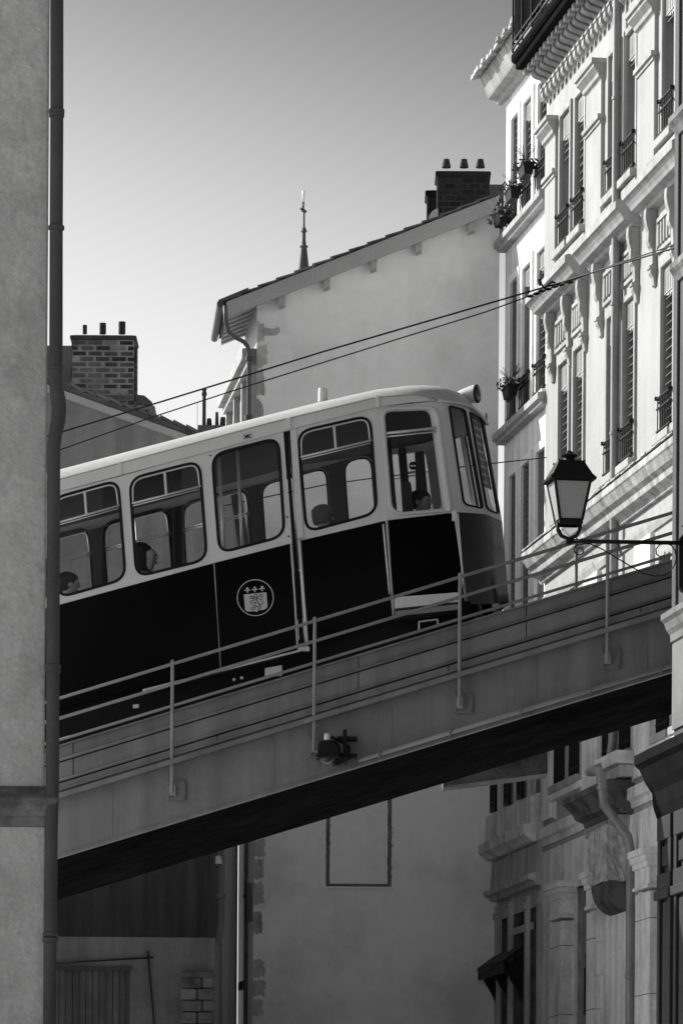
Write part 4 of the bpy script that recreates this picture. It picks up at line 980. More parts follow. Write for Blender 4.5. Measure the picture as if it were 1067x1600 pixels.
# dark louvred doors on the balcony front
for k, (x, h) in enumerate(((-3.0, .75), (-1.9, .95), (-.9, 1.0))):
    t_ = thing('shutter_panel', ('narrow dark shutter panel standing at the left end of the low balcony', 'dark shutter panel in the middle of the low balcony below the bridge', 'dark shutter panel at the right end of the low balcony below the bridge')[k], 'shutter', A0, ROT, 'shutters standing on the low balcony')
    mb = MB()
    for j in range(2): mb.box(x + j * .3, x + .05 + j * .3, -.22, -.17, 7.97, 7.97 + h)
    mb.box(x + .05, x + .3, -.22, -.17, 7.97, 8.03); mb.box(x + .05, x + .3, -.22, -.17, 7.91 + h, 7.97 + h); mb.build('shutter_frame', 'iron', t_, world=False)
    j = 8.06
    while j < 7.88 + h:
        mb = MB(); mb.prism([(x + .05, -.21, j), (x + .05, -.205, j - .01), (x + .05, -.18, j + .03), (x + .05, -.185, j + .04)], (.25, 0, 0)); mb.build('shutter_slat', 'iron', t_, world=False); j += .055
# flower boxes
def flower_pot(x, z, w_, lab, leafy=1., hang=0.):
    t_ = thing('flower_box', lab, 'flower box', A0, ROT, 'flower boxes on the narrow house railings')
    q = MB(); q.loft([[(x - w_ * .4, -.19, z), (x + w_ * .4, -.19, z), (x + w_ * .4, -.07, z), (x - w_ * .4, -.07, z)], [(x - w_ * .5, -.21, z + .15), (x + w_ * .5, -.21, z + .15), (x + w_ * .5, -.05, z + .15), (x - w_ * .5, -.05, z + .15)]], True, True)
    q.box(x - w_ * .52, x + w_ * .52, -.22, -.04, z + .14, z + .17); q.build('box', 'iron', t_, world=False, bevel=.006)
    q = MB(); fl = MB()
    for k in range(int(150 * leafy)):
        r = random.random() ** .5; a = random.uniform(0, 6.283)
        c = Vector((x + r * w_ * .75 * math.cos(a), -.13 + r * .2 * math.sin(a), z + .15 + random.random() * .3 * leafy * (1.1 - r * .6) - hang * r * .25))
        d1 = Vector((random.uniform(-1, 1), random.uniform(-1, 1), random.uniform(-.4, 1))).normalized() * random.uniform(.03, .06); d2 = d1.cross(Vector((random.uniform(-1, 1), random.uniform(-1, 1), .3))).normalized() * .018
        (fl if random.random() < .15 else q).add([c - d1, c + d2, c + d1, c - d2], [(0, 1, 2, 3)])
    for k in range(14):
        a = random.uniform(0, 6.283); q.tube([(x, -.13, z + .14), (x + .2 * w_ * math.cos(a), -.13 + .06 * math.sin(a), z + .32), (x + .6 * w_ * math.cos(a), -.13 + .15 * math.sin(a), z + .38 + .15 * leafy * random.random())], .004, 4)
    q.build('foliage', 'leaf', t_, world=False)
    if fl.v: fl.build('blossom', 'flower', t_, world=False)
flower_pot(-.95, 17.0, .5, 'bare dark flower box on the uppermost railing nearest the bracketed house', .35)
flower_pot(-1.95, 16.88, .5, 'dark flower box with sparse stems on the middle top floor railing', .5)
flower_pot(-2.85, 16.72, .5, 'bushy hanging flower box at the far left of the top floor sill', .8, .5)
flower_pot(-2.05, 14.0, .5, 'flower box with leafy plant on the lower floor railing above the funicular', .6)

# ------------------------------------------------------------------ near right building with timber shopfront
NR0 = (W(1054, 900, 38).x, 38.0, 0)
nr = thing('corner_house', 'shaded house at the right edge of the photo with a panelled dark timber shopfront', 'house', NR0, ROT)
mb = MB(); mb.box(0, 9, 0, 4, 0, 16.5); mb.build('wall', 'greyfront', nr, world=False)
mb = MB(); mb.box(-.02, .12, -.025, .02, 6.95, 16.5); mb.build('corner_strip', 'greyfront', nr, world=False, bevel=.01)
for z, d in ((11.1, .09), (9.86, .07)):
    mb = MB(); profx(mb, [(0, z - .12), (.02, z - .12), (d * .6, z - .06), (d, z - .02), (d, z + .03), (0, z + .05)], .02, 9); mb.build('ledge', 'lledge', nr, world=False)
mb = MB(); lo = []
for d, z in ((.0, 6.68), (.03, 6.7), (.035, 6.76), (.06, 6.8), (.075, 6.86), (.1, 6.89), (.1, 6.94), (0, 6.97)):
    lo.append([(-d, -d, z), (9, -d, z), (9, .02, z), (-d, .02, z)])
mb.loft(lo, True, True); mb.build('capital', 'palepier', nr, world=False)
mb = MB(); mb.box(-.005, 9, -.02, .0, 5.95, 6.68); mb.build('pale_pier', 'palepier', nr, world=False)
mb = MB(); lo = []
for d, z in ((.13, 5.2), (.16, 5.3), (.17, 5.42), (.22, 5.5), (.27, 5.62), (.31, 5.66), (.31, 5.74), (.2, 5.8), (.0, 5.86)):
    lo.append([(-d * .5, -d, z), (9, -d, z), (9, .02, z), (-d * .5, .02, z)])
mb.loft(lo, True, True); mb.build('shop_cornice', 'gutterm', nr, world=False)
mb = MB(); mb.box(0, 9, -.10, -.001, 0, 5.2); sf = mb.build('shopfront', 'wood', nr, world=False)
for k in range(8):
    x = .0 + k * .62; wd_ = .5
    mb = MB()
    for za, zb in ((5.0, 5.2), (4.55, 4.72), (2.72, 2.9), (2.25, 2.4), (.2, .5)): mb.box(x, x + wd_, -.145, -.10, za, zb)
    mb.box(x, x + .1, -.14, -.10, 0, 5.2); mb.box(x + wd_ - .1, x + wd_, -.14, -.10, 0, 5.2)
    mb.box(x + .15, x + wd_ - .15, -.125, -.10, 2.98, 4.48); mb.box(x + .15, x + wd_ - .15, -.125, -.10, .58, 2.18); mb.box(x + .14, x + wd_ - .14, -.13, -.10, 4.78, 4.95)
    mb.box(x - .03, x + wd_ + .03, -.165, -.10, 4.5, 4.58)
    mb.lathe([(.03, -.16), (.045, -.15), (.045, -.10)], (x + wd_ * .36, 0, 2.56), 10, 'y'); mb.lathe([(.03, -.16), (.045, -.15), (.045, -.10)], (x + wd_ * .6, 0, 2.56), 10, 'y')
    mb.build('shop_pilaster', 'wood', nr, world=False, bevel=.008)

# ------------------------------------------------------------------ street lantern
YL = 37.7
lc = W(888, 845, YL)
ln = thing('street_lantern', 'black four sided street lantern with opal glass on a scrolled wall bracket', 'street lamp', tuple(lc))
s = YL / F
def sq(r, z, a=math.radians(9)):
    return [lc + Vector((r * math.sqrt(2) * math.cos(a + math.pi / 4 + k * math.pi / 2), r * math.sqrt(2) * math.sin(a + math.pi / 4 + k * math.pi / 2), z)) for k in range(4)]
zt = lambda y: (845 - y) * s
mb = MB(); mb.loft([sq(36 * s, zt(753)), sq(36.5 * s, zt(750)), sq(31 * s, zt(744)), sq(24 * s, zt(731)), sq(21 * s, zt(725)), sq(20.5 * s, zt(724)), sq(19 * s, zt(722)), sq(12 * s, zt(721))], True, True); mb.build('lamp_roof', 'iron', ln)
mb = MB()
for p in sq(20.5 * s, zt(724)): mb.lathe([(.006, 0), (.008, .01), (.001, .025)], p, 6)
mb.lathe([(12 * s, zt(722)), (9 * s, zt(718)), (8.5 * s, zt(716)), (9.5 * s, zt(714.5)), (12.5 * s, zt(713)), (13 * s, zt(711.5)), (9 * s, zt(709.5)), (5.5 * s, zt(707.5)), (5 * s, zt(706)), (2 * s, zt(704))], lc, 20); mb.build('finial', 'iron', ln, smooth=40)
top = sq(28.5 * s, zt(754)); bot = sq(17.5 * s, zt(814))
for k in range(4):
    a, b, c_, d_ = top[k], top[(k + 1) % 4], bot[(k + 1) % 4], bot[k]; cen = (a + b + c_ + d_) / 4
    mb = MB(); mb.add([p + (cen - p) * .06 for p in (a, b, c_, d_)], [(0, 1, 2, 3)]); mb.build('lamp_pane', 'opal', ln)
    mb = MB(); mb.tube([top[k] + Vector((0, 0, .01)), bot[k]], .0125, 6); mb.build('lamp_frame', 'iron', ln)
    for lp in (top, bot): mb = MB(); mb.tube([lp[k], lp[(k + 1) % 4]], .011, 6); mb.build('lamp_frame', 'iron', ln)
mb = MB(); mb.loft([sq(18.5 * s, zt(815)), sq(18.5 * s, zt(820)), sq(15 * s, zt(822)), sq(15 * s, zt(815))], True, True); mb.build('lamp_base', 'iron', ln)
for sx_ in (-1, 1):
    for k in (0, 1):
        p = Vector((sx_ * 17 * s, (k - .5) * 2 * 12 * s * sx_ * .3, 0))
        mb = MB(); mb.tube([lc + Vector((sx_ * 17.5 * s, (k - .5) * .12, zt(817))), lc + Vector((sx_ * 17 * s, (k - .5) * .1, zt(828))), lc + Vector((sx_ * 12 * s, (k - .5) * .06, zt(837))), lc + Vector((sx_ * 3 * s, (k - .5) * .02, zt(841))), lc + Vector((0, 0, zt(846)))], .0135, 8); mb.build('cradle_arm', 'iron', ln, smooth=True)
mb = MB(); mb.lathe([(.012, -.03), (.034, -.028), (.036, .0), (.03, .02), (.014, .03)], lc, 14); mb.build('arm_socket', 'iron', ln, smooth=40)
xe = W(1062, 848, YL).x
mb = MB(); mb.tube([lc + Vector((-.01, 0, -.002)), Vector((xe + .04, YL, lc.z - .012))], .0175, 10); mb.build('bracket_arm', 'iron', ln, smooth=True)
def spiral(cx, cy, r0, r1, a0, a1, n=24): return [(cx + (r0 + (r1 - r0) * k / n) * math.cos(a0 + (a1 - a0) * k / n), cy + (r0 + (r1 - r0) * k / n) * math.sin(a0 + (a1 - a0) * k / n)) for k in range(n + 1)]
sc1 = spiral(905, 860, 10, 3, -1.2, -1.2 - 8.0)
mb = MB(); mb.tube([W(x, y, YL) for x, y in sc1[::-1]] + [W(x, y, YL) for x, y in ((912, 849), (922, 850), (940, 858), (960, 870), (985, 885), (1005, 896), (1022, 900), (1035, 899), (1046, 893), (1053, 883), (1056, 872), (1054, 860), (1048, 852), (1040, 849), (1030, 851), (1024, 858), (1025, 866), (1031, 870), (1038, 867), (1038, 862))], .0055, 6); mb.build('bracket_scroll', 'iron', ln, smooth=True)
pw = W(1066, 880, YL); mb = MB(); mb.prism([Vector((xe + .005 + .07 * (1 if abs(z) > .2 else 0), YL + y, lc.z - .12 + z)) for y, z in ()] or [W(1060, 842, YL), W(1066, 834, YL), W(1076, 834, YL), W(1080, 880, YL), W(1076, 927, YL), W(1066, 927, YL), W(1060, 915, YL)], (0, .12, 0)); mb.build('wall_plate', 'iron', ln, bevel=.006)
for y in (822, 922):
    mb = MB(); mb.tube([W(1068, y, YL), W(1064, y, YL)], .006, 6); mb.build('wall_bolt', 'iron', ln)

# ------------------------------------------------------------------ gable house in the middle
YG = 67.5
gh_ = thing('gable_house', 'plain rendered gable end house with a sloping tiled roof behind the funicular', 'house', (0, YG, 0))
xl = W(401, 600, YG).x; xr = 2.28  # wall stops short; the sky gap imitates a sunlit strip of wall
YR = 67.22
ra = W(352, 469, YR); rb_ = W(784, 300, YR); kx = (rb_.z - ra.z) / (rb_.x - ra.x)
def rz(x): return ra.z + kx * (x - ra.x)
xD = W(362, 600, 71.6).x
mb = MB()
# blocked-up window recess outline is carved as real grooves: the wall is made of pieces around it
def gp(px, py): p = W(px, py, YG); return p.x, p.z
wx0, wz0 = gp(509, 1385); wx1, _ = gp(611, 1385); wz1 = gp(560, 1180)[1]; gv = .055
hl_ = [(wx0, wx0 + gv, wz0, wz1), (wx1 - gv, wx1, wz0, wz1), (wx0 + gv, wx1 - gv, wz0, wz0 + gv * .8)]
wallholes(mb, xl, xr, 0, rz(xl) - .3, hl_, YG, .05)
mb.prism([(xl, YG, rz(xl) - .3), (xr, YG, rz(xl) - .3), (xr, YG, rz(xr) - .19), (xl, YG, rz(xl) - .19)], (0, .3, 0))
mb.add([(xr, YG, 0), (xr, 71.6, 0), (xr, 71.6, rz(xr) - .2), (xr, YG, rz(xr) - .2)], [(0, 1, 2, 3)])
mb.add([(xD, 71.6, 0), (xr, 71.6, 0), (xr, 71.6, rz(xr) - .2), (xD, 71.6, rz(xD) - .2)], [(0, 1, 2, 3)])
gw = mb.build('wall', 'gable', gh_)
mb = MB(); mb.box(xr - .02, 2.52, YG + .002, YG + .1, 0, 10.2); mb.build('gap_filler', 'gable', gh_)  # filler added to close the sky gap lower down
mb = MB(); mb.box(wx0 - .02, wx1 + .02, YG + .048, YG + .09, wz0 - .02, wz1); mb.build('groove_bed', 'crack', gh_)
mb = MB(); mb.box(wx0 - .03, wx1 + .03, YG - .025, YG + .02, wz0 - .035, wz0 - .002); mb.build('blocked_window_sill', 'gable', gh_, bevel=.006)
random.seed(11)
mb = MB()
for k in range(60):
    z = wz0 + (wz1 - wz0) * k / 60; x = (wx0 if k % 2 else wx1 - gv) + random.uniform(-.008, .008); mb.box(x, x + .05 + random.uniform(0, .014), YG - .004 - .002 * (k % 3), YG + .04, z, z + .045)
mb.build('crumbled_edge', 'crack', gh_)['kind'] = 'stuff'
# left return with its own windows
def ret(t, z, d=0.): 
    q = Vector((xl, YG, 0)).lerp(Vector((xD, 71.6, 0)), t); n = Vector((-(71.6 - YG), -(xl - xD) * 1.0, 0)).normalized(); return q + n * d + Vector((0, 0, z))
mb = MB(); mb.add([ret(0, 0), ret(1, 0), ret(1, rz(xD) - .2), ret(0, rz(xl) - .2)], [(0, 1, 2, 3)]); mb.build('side_wall', 'facade', gh_)
for t0, t1 in ((.12, .24), (.42, .54), (.72, .84)):
    for z0, z1 in ((12.6, 14.6), (9.2, 11.4), (5.5, 7.6)):
        mb = MB(); mb.prism([ret(t0, z0, .04), ret(t1, z0, .04), ret(t1, z1, .04), ret(t0, z1, .04)], ret(t0, 0, .0) - ret(t0, 0, .03)); w_ = mb.build('side_window', 'slat', gh_)
        mb = MB(); mb.prism([ret(t0 - .02, z0 - .12, .12), ret(t1 + .02, z0 - .12, .12), ret(t1 + .02, z0, .12), ret(t0 - .02, z0, .12)], ret(t0, 0, .0) - ret(t0, 0, .115)); mb.build('side_sill', 'trim', w_)
for t0 in (.0, .32, .63, .95):
    mb = MB(); mb.prism([ret(t0, 3, .1), ret(t0 + .03, 3, .1), ret(t0 + .03, 15.0, .1), ret(t0, 15.0, .1)], ret(t0, 0, 0) - ret(t0, 0, .098)); mb.build('side_pilaster', 'facade', gh_)
for d0, z0, z1 in ((.14, 14.75, 14.85), (.22, 14.85, 15.0), (.16, 11.6, 11.8), (.16, 8.1, 8.3)):
    mb = MB(); mb.prism([ret(-.0, z0, d0), ret(1, z0, d0), ret(1, z1, d0), ret(-.0, z1, d0)], ret(0, 0, 0) - ret(0, 0, d0 - .002)); mb.build('side_cornice', 'trim', gh_)
# roof: slab, bargeboard, purlin ends, soffit boards, verge tiles
def roofpt(x, y, up): return Vector((x, y, rz(x) + up))
xe0 = ra.x; xeD = xD - .30
mb = MB(); mb.loft([[roofpt(xe0, YR + .03, -.02), roofpt(2.3, YR + .03, -.02), roofpt(2.3, YR + .03, -.07), roofpt(xe0, YR + .03, -.07)], [roofpt(xe0 + (xeD - xe0) * .5, 69.5, -.02), roofpt(2.3, 69.5, -.02), roofpt(2.3, 69.5, -.07), roofpt(xe0 + (xeD - xe0) * .5, 69.5, -.07)]], True, True); mb.build('roof', 'tile', gh_)
mb = MB(); mb.prism([roofpt(xe0 + .02, YR, -.03), roofpt(2.26, YR, -.03), roofpt(2.26, YR, -.27), roofpt(xe0 + .02, YR, -.27)], (0, .03, 0)); mb.build('bargeboard', 'gtrim', gh_, bevel=.004)
mb = MB(); mb.prism([roofpt(xl, YR + .034, -.2), roofpt(2.26, YR + .034, -.2), roofpt(2.26, YR + .034, -.23), roofpt(xl, YR + .034, -.23)], (0, .3, 0)); mb.build('verge_soffit', 'gable', gh_)
for px in (440, 510, 583, 653, 735):
    x = W(px, 420, YR).x
    mb = MB(); mb.prism([roofpt(x - .06, YR + .045, -.08), roofpt(x + .06, YR + .045, -.08), roofpt(x + .05, YR + .045, -.40), roofpt(x - .03, YR + .045, -.40)], (0, .35, 0)); mb.build('purlin_end', 'gtrim', gh_)
n = 15
for k in range(n):
    x0 = xe0 - .06 + (2.25 - xe0) * k / n; x1 = x0 + (2.25 - xe0) / n + .05
    mb = MB(); mb.prism([roofpt(x0, YR - .035, .0), roofpt(x1, YR - .035, -.025), roofpt(x1, YR - .035, -.002), roofpt(x0, YR - .035, .03)], (0, .35, 0)); mb.build('verge_tile', 'tile', gh_)
# eave course of tiles, soffit boards along the left eave
for k in range(8):
    t = k / 8; p = Vector((xe0, YR, 0)).lerp(Vector((xe0 + (xeD - xe0) * .5, 69.5, 0)), t)
    mb = MB(); mb.prism([roofpt(p.x - .1, p.y, -.0), roofpt(p.x + .35, p.y, .01), roofpt(p.x + .35, p.y + .28, .01), roofpt(p.x - .1, p.y + .28, -.0)], (0, 0, .045)); mb.build('eave_tile', 'tile', gh_)
    mb = MB(); mb.prism([roofpt(p.x + .02, p.y + .1, -.2), roofpt(p.x + .46, p.y + .1, -.2), roofpt(p.x + .46, p.y + .1, -.08), roofpt(p.x + .02, p.y + .1, -.08)], (0, .09, 0)); mb.build('rafter_end', 'gtrim', gh_)
gut_p = [Vector((xe0 - .07, YR - .02, rz(xe0) - .06)), Vector((xe0 + (xeD - xe0) * .5 - .07, 69.5, rz(xe0 + (xeD - xe0) * .5) - .06))]
mb = MB(); mb.tube(gut_p, .055, 10); mb.build('gutter', 'lpipe', gh_, smooth=40)
# quoins
qs = [(403, 518, 20, 34), (404, 556, 26, 38), (402, 596, 21, 44), (401, 642, 17, 40), (402, 1325, 22, 30), (403, 1358, 18, 36), (402, 1396, 20, 42), (400, 1442, 18, 36), (402, 1512, 22, 30), (402, 1544, 24, 28), (401, 1574, 18, 28)]
for k, (cx, cy, w_, h_) in enumerate(qs):
    pts = []
    for j in range(22):
        a = 2 * math.pi * j / 22; r = 1 / max(abs(math.cos(a)), abs(math.sin(a))); rr_ = random.uniform(.68, 1.05)
        pts.append(W(cx + w_ * .5 * math.cos(a) * r * rr_ + (2 if math.cos(a) > 0 else 1), cy + h_ * .5 * math.sin(a) * r * rr_, YG - .008))
    for p in pts: p.x = max(p.x, xl + .004)
    mb = MB(); mb.prism(pts, (0, .02, 0)); mb.build('quoin_stone', 'quoin', gh_)
for cx, cy, w_, h_ in ((428, 517, 20, 7),):
    mb = MB(); mb.prism([W(cx - w_, cy - h_, YG - .012), W(cx - 2, cy - 3, YG - .012), W(cx + w_ * .4, cy - h_, YG - .012), W(cx + w_ * .5, cy, YG - .012), W(cx + 4, cy + h_, YG - .012), W(cx - w_, cy + h_, YG - .012)], (0, .02, 0)); mb.build('quoin_stone', 'quoin', gh_)
# brick chimneys
def chimney(parent, px0, px1, ytop, ybot, Y, depth, bw_, bh_, m1, m2, caph=9, over=4):
    p0 = W(px0, ytop, Y); p1 = W(px1, ybot, Y)
    x0, x1, zt_, zb_ = p0.x, p1.x, p0.z, p1.z
    mb = MB(); mb.box(x0 + .008, x1 - .008, Y + .008, Y + depth - .008, zb_, zt_); st = mb.build('chimney_stack', m2, parent)
    rows = max(1, int((zt_ - zb_) / bh_)); ref = {}
    for r in range(rows):
        z = zt_ - (r + 1) * bh_
        xs_ = x0 - (bw_ / 2 if r % 2 else 0)
        while xs_ < x1 - .02:
            a = max(xs_, x0); c = min(xs_ + bw_ - .022, x1)
            if c - a > .03 and random.random() > .06:
                mb = MB(); j = random.uniform(-.006, .008); mb.box(a + random.uniform(0, .02), c - random.uniform(0, .015), Y - .006 + j, Y + .05, z + .012, z + bh_ - .008 - random.uniform(0, .008)); mb.build('brick', m1, st)
            xs_ += bw_
        ys_ = Y + .06
        while ys_ < Y + depth - .05:
            for side in (0, 1):
                mb = MB(); xx = x0 - .004 if side == 0 else x1 + .004; mb.box(xx - .006, xx + .012, ys_, min(ys_ + bw_ * .9, Y + depth), z + .012, z + bh_ - .006); mb.build('brick', m1, st)
            ys_ += bw_
    ch = caph * Y / F; ov = over * Y / F
    mb = MB(); lo_ = []
    for e, z in ((0, 0), (ov, ch * .25), (ov, ch * .6), (ov * .8, ch * .75), (-ov * 2, ch)):
        lo_.append([(x0 - e, Y - e, zt_ + z), (x1 + e, Y - e, zt_ + z), (x1 + e, Y + depth + e, zt_ + z), (x0 - e, Y + depth + e, zt_ + z)])
    mb.loft(lo_, True, True); mb.build('chimney_cap', m1, st)
    return st
ck = chimney(gh_, 684, 762, 277, 345, 69.5, .6, .195, .0915, 'dbrick', 'dmortar', 12, 4)
for px in (697, 724.5, 750):
    mb = MB(); s2 = 69.8 / F; mb.lathe([(7.2 * s2, 0), (6.8 * s2, 3 * s2), (5 * s2, 11 * s2), (4.8 * s2, 13 * s2), (3.6 * s2, 13 * s2), (3.5 * s2, 8 * s2)], W(px, 262, 69.8), 14); mb.build('chimney_pot', 'pot', ck, smooth=40)
chimney(gh_, 668, 686, 308, 350, 70.2, .5, .17, .085, 'dbrick', 'dmortar', 13, 4)
mb = MB(); a = W(762, 300, 71); mb.box(a.x, a.x + .25, 71, 72, a.z - .6, a.z + .12); mb.build('roof_upstand', 'spire', gh_)
mb = MB(); a = W(676, 334, 69.3); mb.prism([W(667, 352, 69.3), W(670, 337, 69.3), W(676, 329, 69.3), W(684, 325, 69.3), W(684, 352, 69.3)], (0, .1, 0)); mb.build('chimney_flashing', 'gtrim', gh_)
# drainpipe with swan neck on the gable corner
gp_ = thing('drainpipe', 'thin drainpipe with a long swan neck on the sunlit corner of the gable house', 'drainpipe', (W(388, 560, 67.2).x, 67.2, 0))
mb = MB(); mb.tube([W(352, 478, 67.0), W(353, 500, 67.0), W(357, 518, 67.05), W(368, 527, 67.15), W(381, 534, 67.25), W(387, 541, 67.3), W(389.5, 555, 67.35), W(389, 640, 67.35), W(387, 1000, 67.35), W(384, 1620, 67.35)], .034, 10); mb.build('pipe', 'zinc2', gp_, smooth=True)
for x, y in ((389.3, 560), (388.3, 652), (386, 1400)):
    q = MB(); q.lathe([(.04, -.04), (.055, -.03), (.055, .03), (.04, .04)], W(x, y, 67.35), 10); q.build('collar', 'lpipe', gp_, smooth=40)
mb = MB(); mb.tube([W(388, 1380, 67.3), W(388.3, 1440, 67.3)], .06, 10); mb.build('sleeve', 'lpipe', gp_, smooth=40)

# ------------------------------------------------------------------ low house at the left with the brick chimney
YH = 60.0
lh = thing('gabled_house', 'shaded low gabled house with a weathered brick chimney left of the funicular', 'house', (W(150, 1600, YH).x, YH, 0))
pa = W(30, 598, YH); pe = W(352, 714, YH); pl_ = W(-300, 714, YH)
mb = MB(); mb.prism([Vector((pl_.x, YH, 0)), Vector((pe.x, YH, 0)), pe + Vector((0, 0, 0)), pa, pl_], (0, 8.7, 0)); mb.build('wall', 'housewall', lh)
d_ = (pe - pa)
mb = MB(); up = Vector((0, 0, 1))
mb.prism([pa + Vector((0, -.1, -.0)), pe + Vector((.1, -.1, -.035)), pe + Vector((.1, -.1, .06)), pa + Vector((0, -.1, .095))], (0, .12, 0)); mb.build('verge_board', 'gtrim', lh)
mb = MB(); mb.prism([pa + Vector((0, -.06, .10)), pe + Vector((.14, -.06, .05)), pe + Vector((.14, -.06, .13)), pa + Vector((0, -.06, .18))], (0, 8.7, 0)); mb.prism([pl_ + Vector((-.1, -.06, .05)), pa + Vector((0, -.06, .10)), pa + Vector((0, -.06, .18)), pl_ + Vector((-.1, -.06, .13))], (0, 8.7, 0)); mb.build('roof', 'tile', lh)
n = 16
for k in range(n):
    a = pa.lerp(pe, k / n); b = pa.lerp(pe, (k + 1.08) / n)
    mb = MB(); mb.prism([a + Vector((0, -.12, .19)), b + Vector((0, -.12, .17)), b + Vector((0, -.12, .205)), a + Vector((0, -.12, .235))], (0, .4, 0)); mb.build('verge_tile', 'tile', lh)
cl = chimney(lh, 113, 210, 531, 650, 60.6, .62, .215, .0735, 'brick', 'mortar', 9, 3)
for px, h_, r_ in ((133, 14, 3.5), (161, 17, 5.2), (191, 19, 5.5)):
    s2 = 60.9 / F; mb = MB(); mb.lathe([(r_ * s2, 0), (r_ * s2, h_ * s2), (r_ * .7 * s2, h_ * s2), (r_ * .7 * s2, h_ * .5 * s2)], W(px, 522, 60.9), 12); mb.build('chimney_pot', 'pot', cl, smooth=40)
mb = MB(); a = W(97, 540, 61.2); b = W(114, 640, 61.2); mb.box(a.x - .3, b.x, 61.2, 61.8, b.z, a.z); mb.build('rendered_stack', 'housewall', lh)
# little dormer hood right of the chimney
mb = MB(); a = W(212, 660, 61); b = W(230, 640, 61); mb.box(a.x, b.x, 60.8, 61.4, a.z - .2, b.z); dm = mb.build('dormer_cheek', 'darkwall', lh)
mb = MB(); mb.prism([W(212, 616, 60.7), W(226, 618, 60.7), W(238, 628, 60.7), W(238, 633, 60.7), W(212, 632, 60.7)], (0, .8, 0)); mb.build('dormer_tiles', 'tile', dm)
mb = MB(); mb.prism([W(212, 633, 60.7), W(242, 634, 60.7), W(234, 640, 60.7), W(212, 640, 60.7)], (0, .8, 0)); mb.build('dormer_cornice', 'trim', dm)
# deep lower storey under the bridge, its shade painted as a dark sheet
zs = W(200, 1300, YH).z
mb = MB(); mb.box(pl_.x, pe.x - .02, YH - .03, YH + .02, 0, zs); mb.build('shade_dark_lower_wall', 'darkwall', lh)

# garage wall under the bridge
YW = 57.0
ga = thing('garage', 'low rendered garage wall with a plank door beneath the bridge', 'garage', (W(200, 1600, YW).x, YW, 0))
g0 = W(-150, 1462, YW); g1 = W(336, 1464, YW)
d0 = W(40, 1600, YW).x; d1 = W(203, 1600, YW).x; dz = W(150, 1516, YW).z
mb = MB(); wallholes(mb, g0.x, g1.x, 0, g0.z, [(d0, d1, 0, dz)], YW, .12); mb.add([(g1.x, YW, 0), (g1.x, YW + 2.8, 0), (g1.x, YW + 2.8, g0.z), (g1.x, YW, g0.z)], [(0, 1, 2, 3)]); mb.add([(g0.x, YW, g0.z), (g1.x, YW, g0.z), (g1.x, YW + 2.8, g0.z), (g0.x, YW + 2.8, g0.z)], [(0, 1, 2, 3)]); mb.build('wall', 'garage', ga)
k = 0; x = d0
while x < d1 - .01:
    mb = MB(); mb.box(x + .004, min(x + .085, d1) - .004, YW + .06 + random.uniform(0, .006), YW + .1, 0, dz); mb.build('door_plank', 'plank', ga); x += .085
mb = MB(); mb.box(d0, d1, YW + .1, YW + .12, 0, dz); mb.build('door_back', 'gap', ga)
mb = MB(); mb.box(d0 - .1, d1 + .02, YW - .03, YW + .02, dz, dz + .05); mb.build('door_lintel', 'wood', ga)
mb = MB(); mb.tube([W(40, 1508, YW - .03), W(240, 1496, YW - .03)], .012, 6); mb.tube([W(231, 1486, YW - .03), W(243, 1620, YW - .03)], .012, 6); mb.build('wall_cable', 'iron', ga, smooth=True)
random.seed(5)
for r in range(8):
    y0 = 1526 + r * 18.5
    xs_ = [282, 308 if r % 2 else 316, 335]
    for i in range(2):
        mb = MB(); a = W(xs_[i] + .6, y0 + 17.3, YW - .16 + random.uniform(-.02, .02)); b = W(xs_[i + 1] - .6, y0, YW - .16)
        mb.box(a.x, b.x, a.y, YW - .005, a.z, b.z); mb.build('pier_stone', 'sootstone', ga, bevel=.02)
mb = MB(); a = W(281, 1528, YW); b = W(336, 1520, YW); mb.box(a.x, b.x, YW - .2, YW - .004, a.z, b.z); mb.build('pier_cap', 'sootstone', ga, bevel=.015)
# passage pipes and globe camera
pp = thing('drainpipe', 'dark drainpipe in the narrow passage beside the garage', 'drainpipe', (W(344, 1600, 58.5).x, 58.5, 0))
mb = MB(); mb.tube([W(346, 1320, 59.7), W(346, 1440, 59.7), W(342, 1470, 59.4), W(341, 1640, 59.4)], .045, 8); mb.build('pipe', 'lpipe', pp, smooth=True)
mb = MB(); mb.lathe([(.045, -.04), (.06, -.03), (.06, .03), (.045, .04)], W(346, 1400, 59.7), 10); mb.build('collar', 'lpipe', pp, smooth=40)
gc = thing('dome_camera', 'small dome camera hanging under the bridge near the passage', 'camera', tuple(W(343, 1345, 59.6)))
c0 = W(343, 1350, 59.7); mb = MB(); mb.lathe([(.02, .12), (.05, .1), (.055, .02), (.055, .0)], c0, 14); mb.build('housing', 'trim', gc, smooth=40)
mb = MB(); mb.lathe([(.05, 0), (.048, -.03), (.03, -.055), (.005, -.065)], c0, 14); mb.build('dome', 'darkglass', gc, smooth=True)
mb = MB(); mb.tube([c0 + Vector((0, 0, .11)), c0 + Vector((0, 0, .2)), c0 + Vector((.0, .3, .22))], .014, 6); mb.build('arm', 'trim', gc, smooth=True)

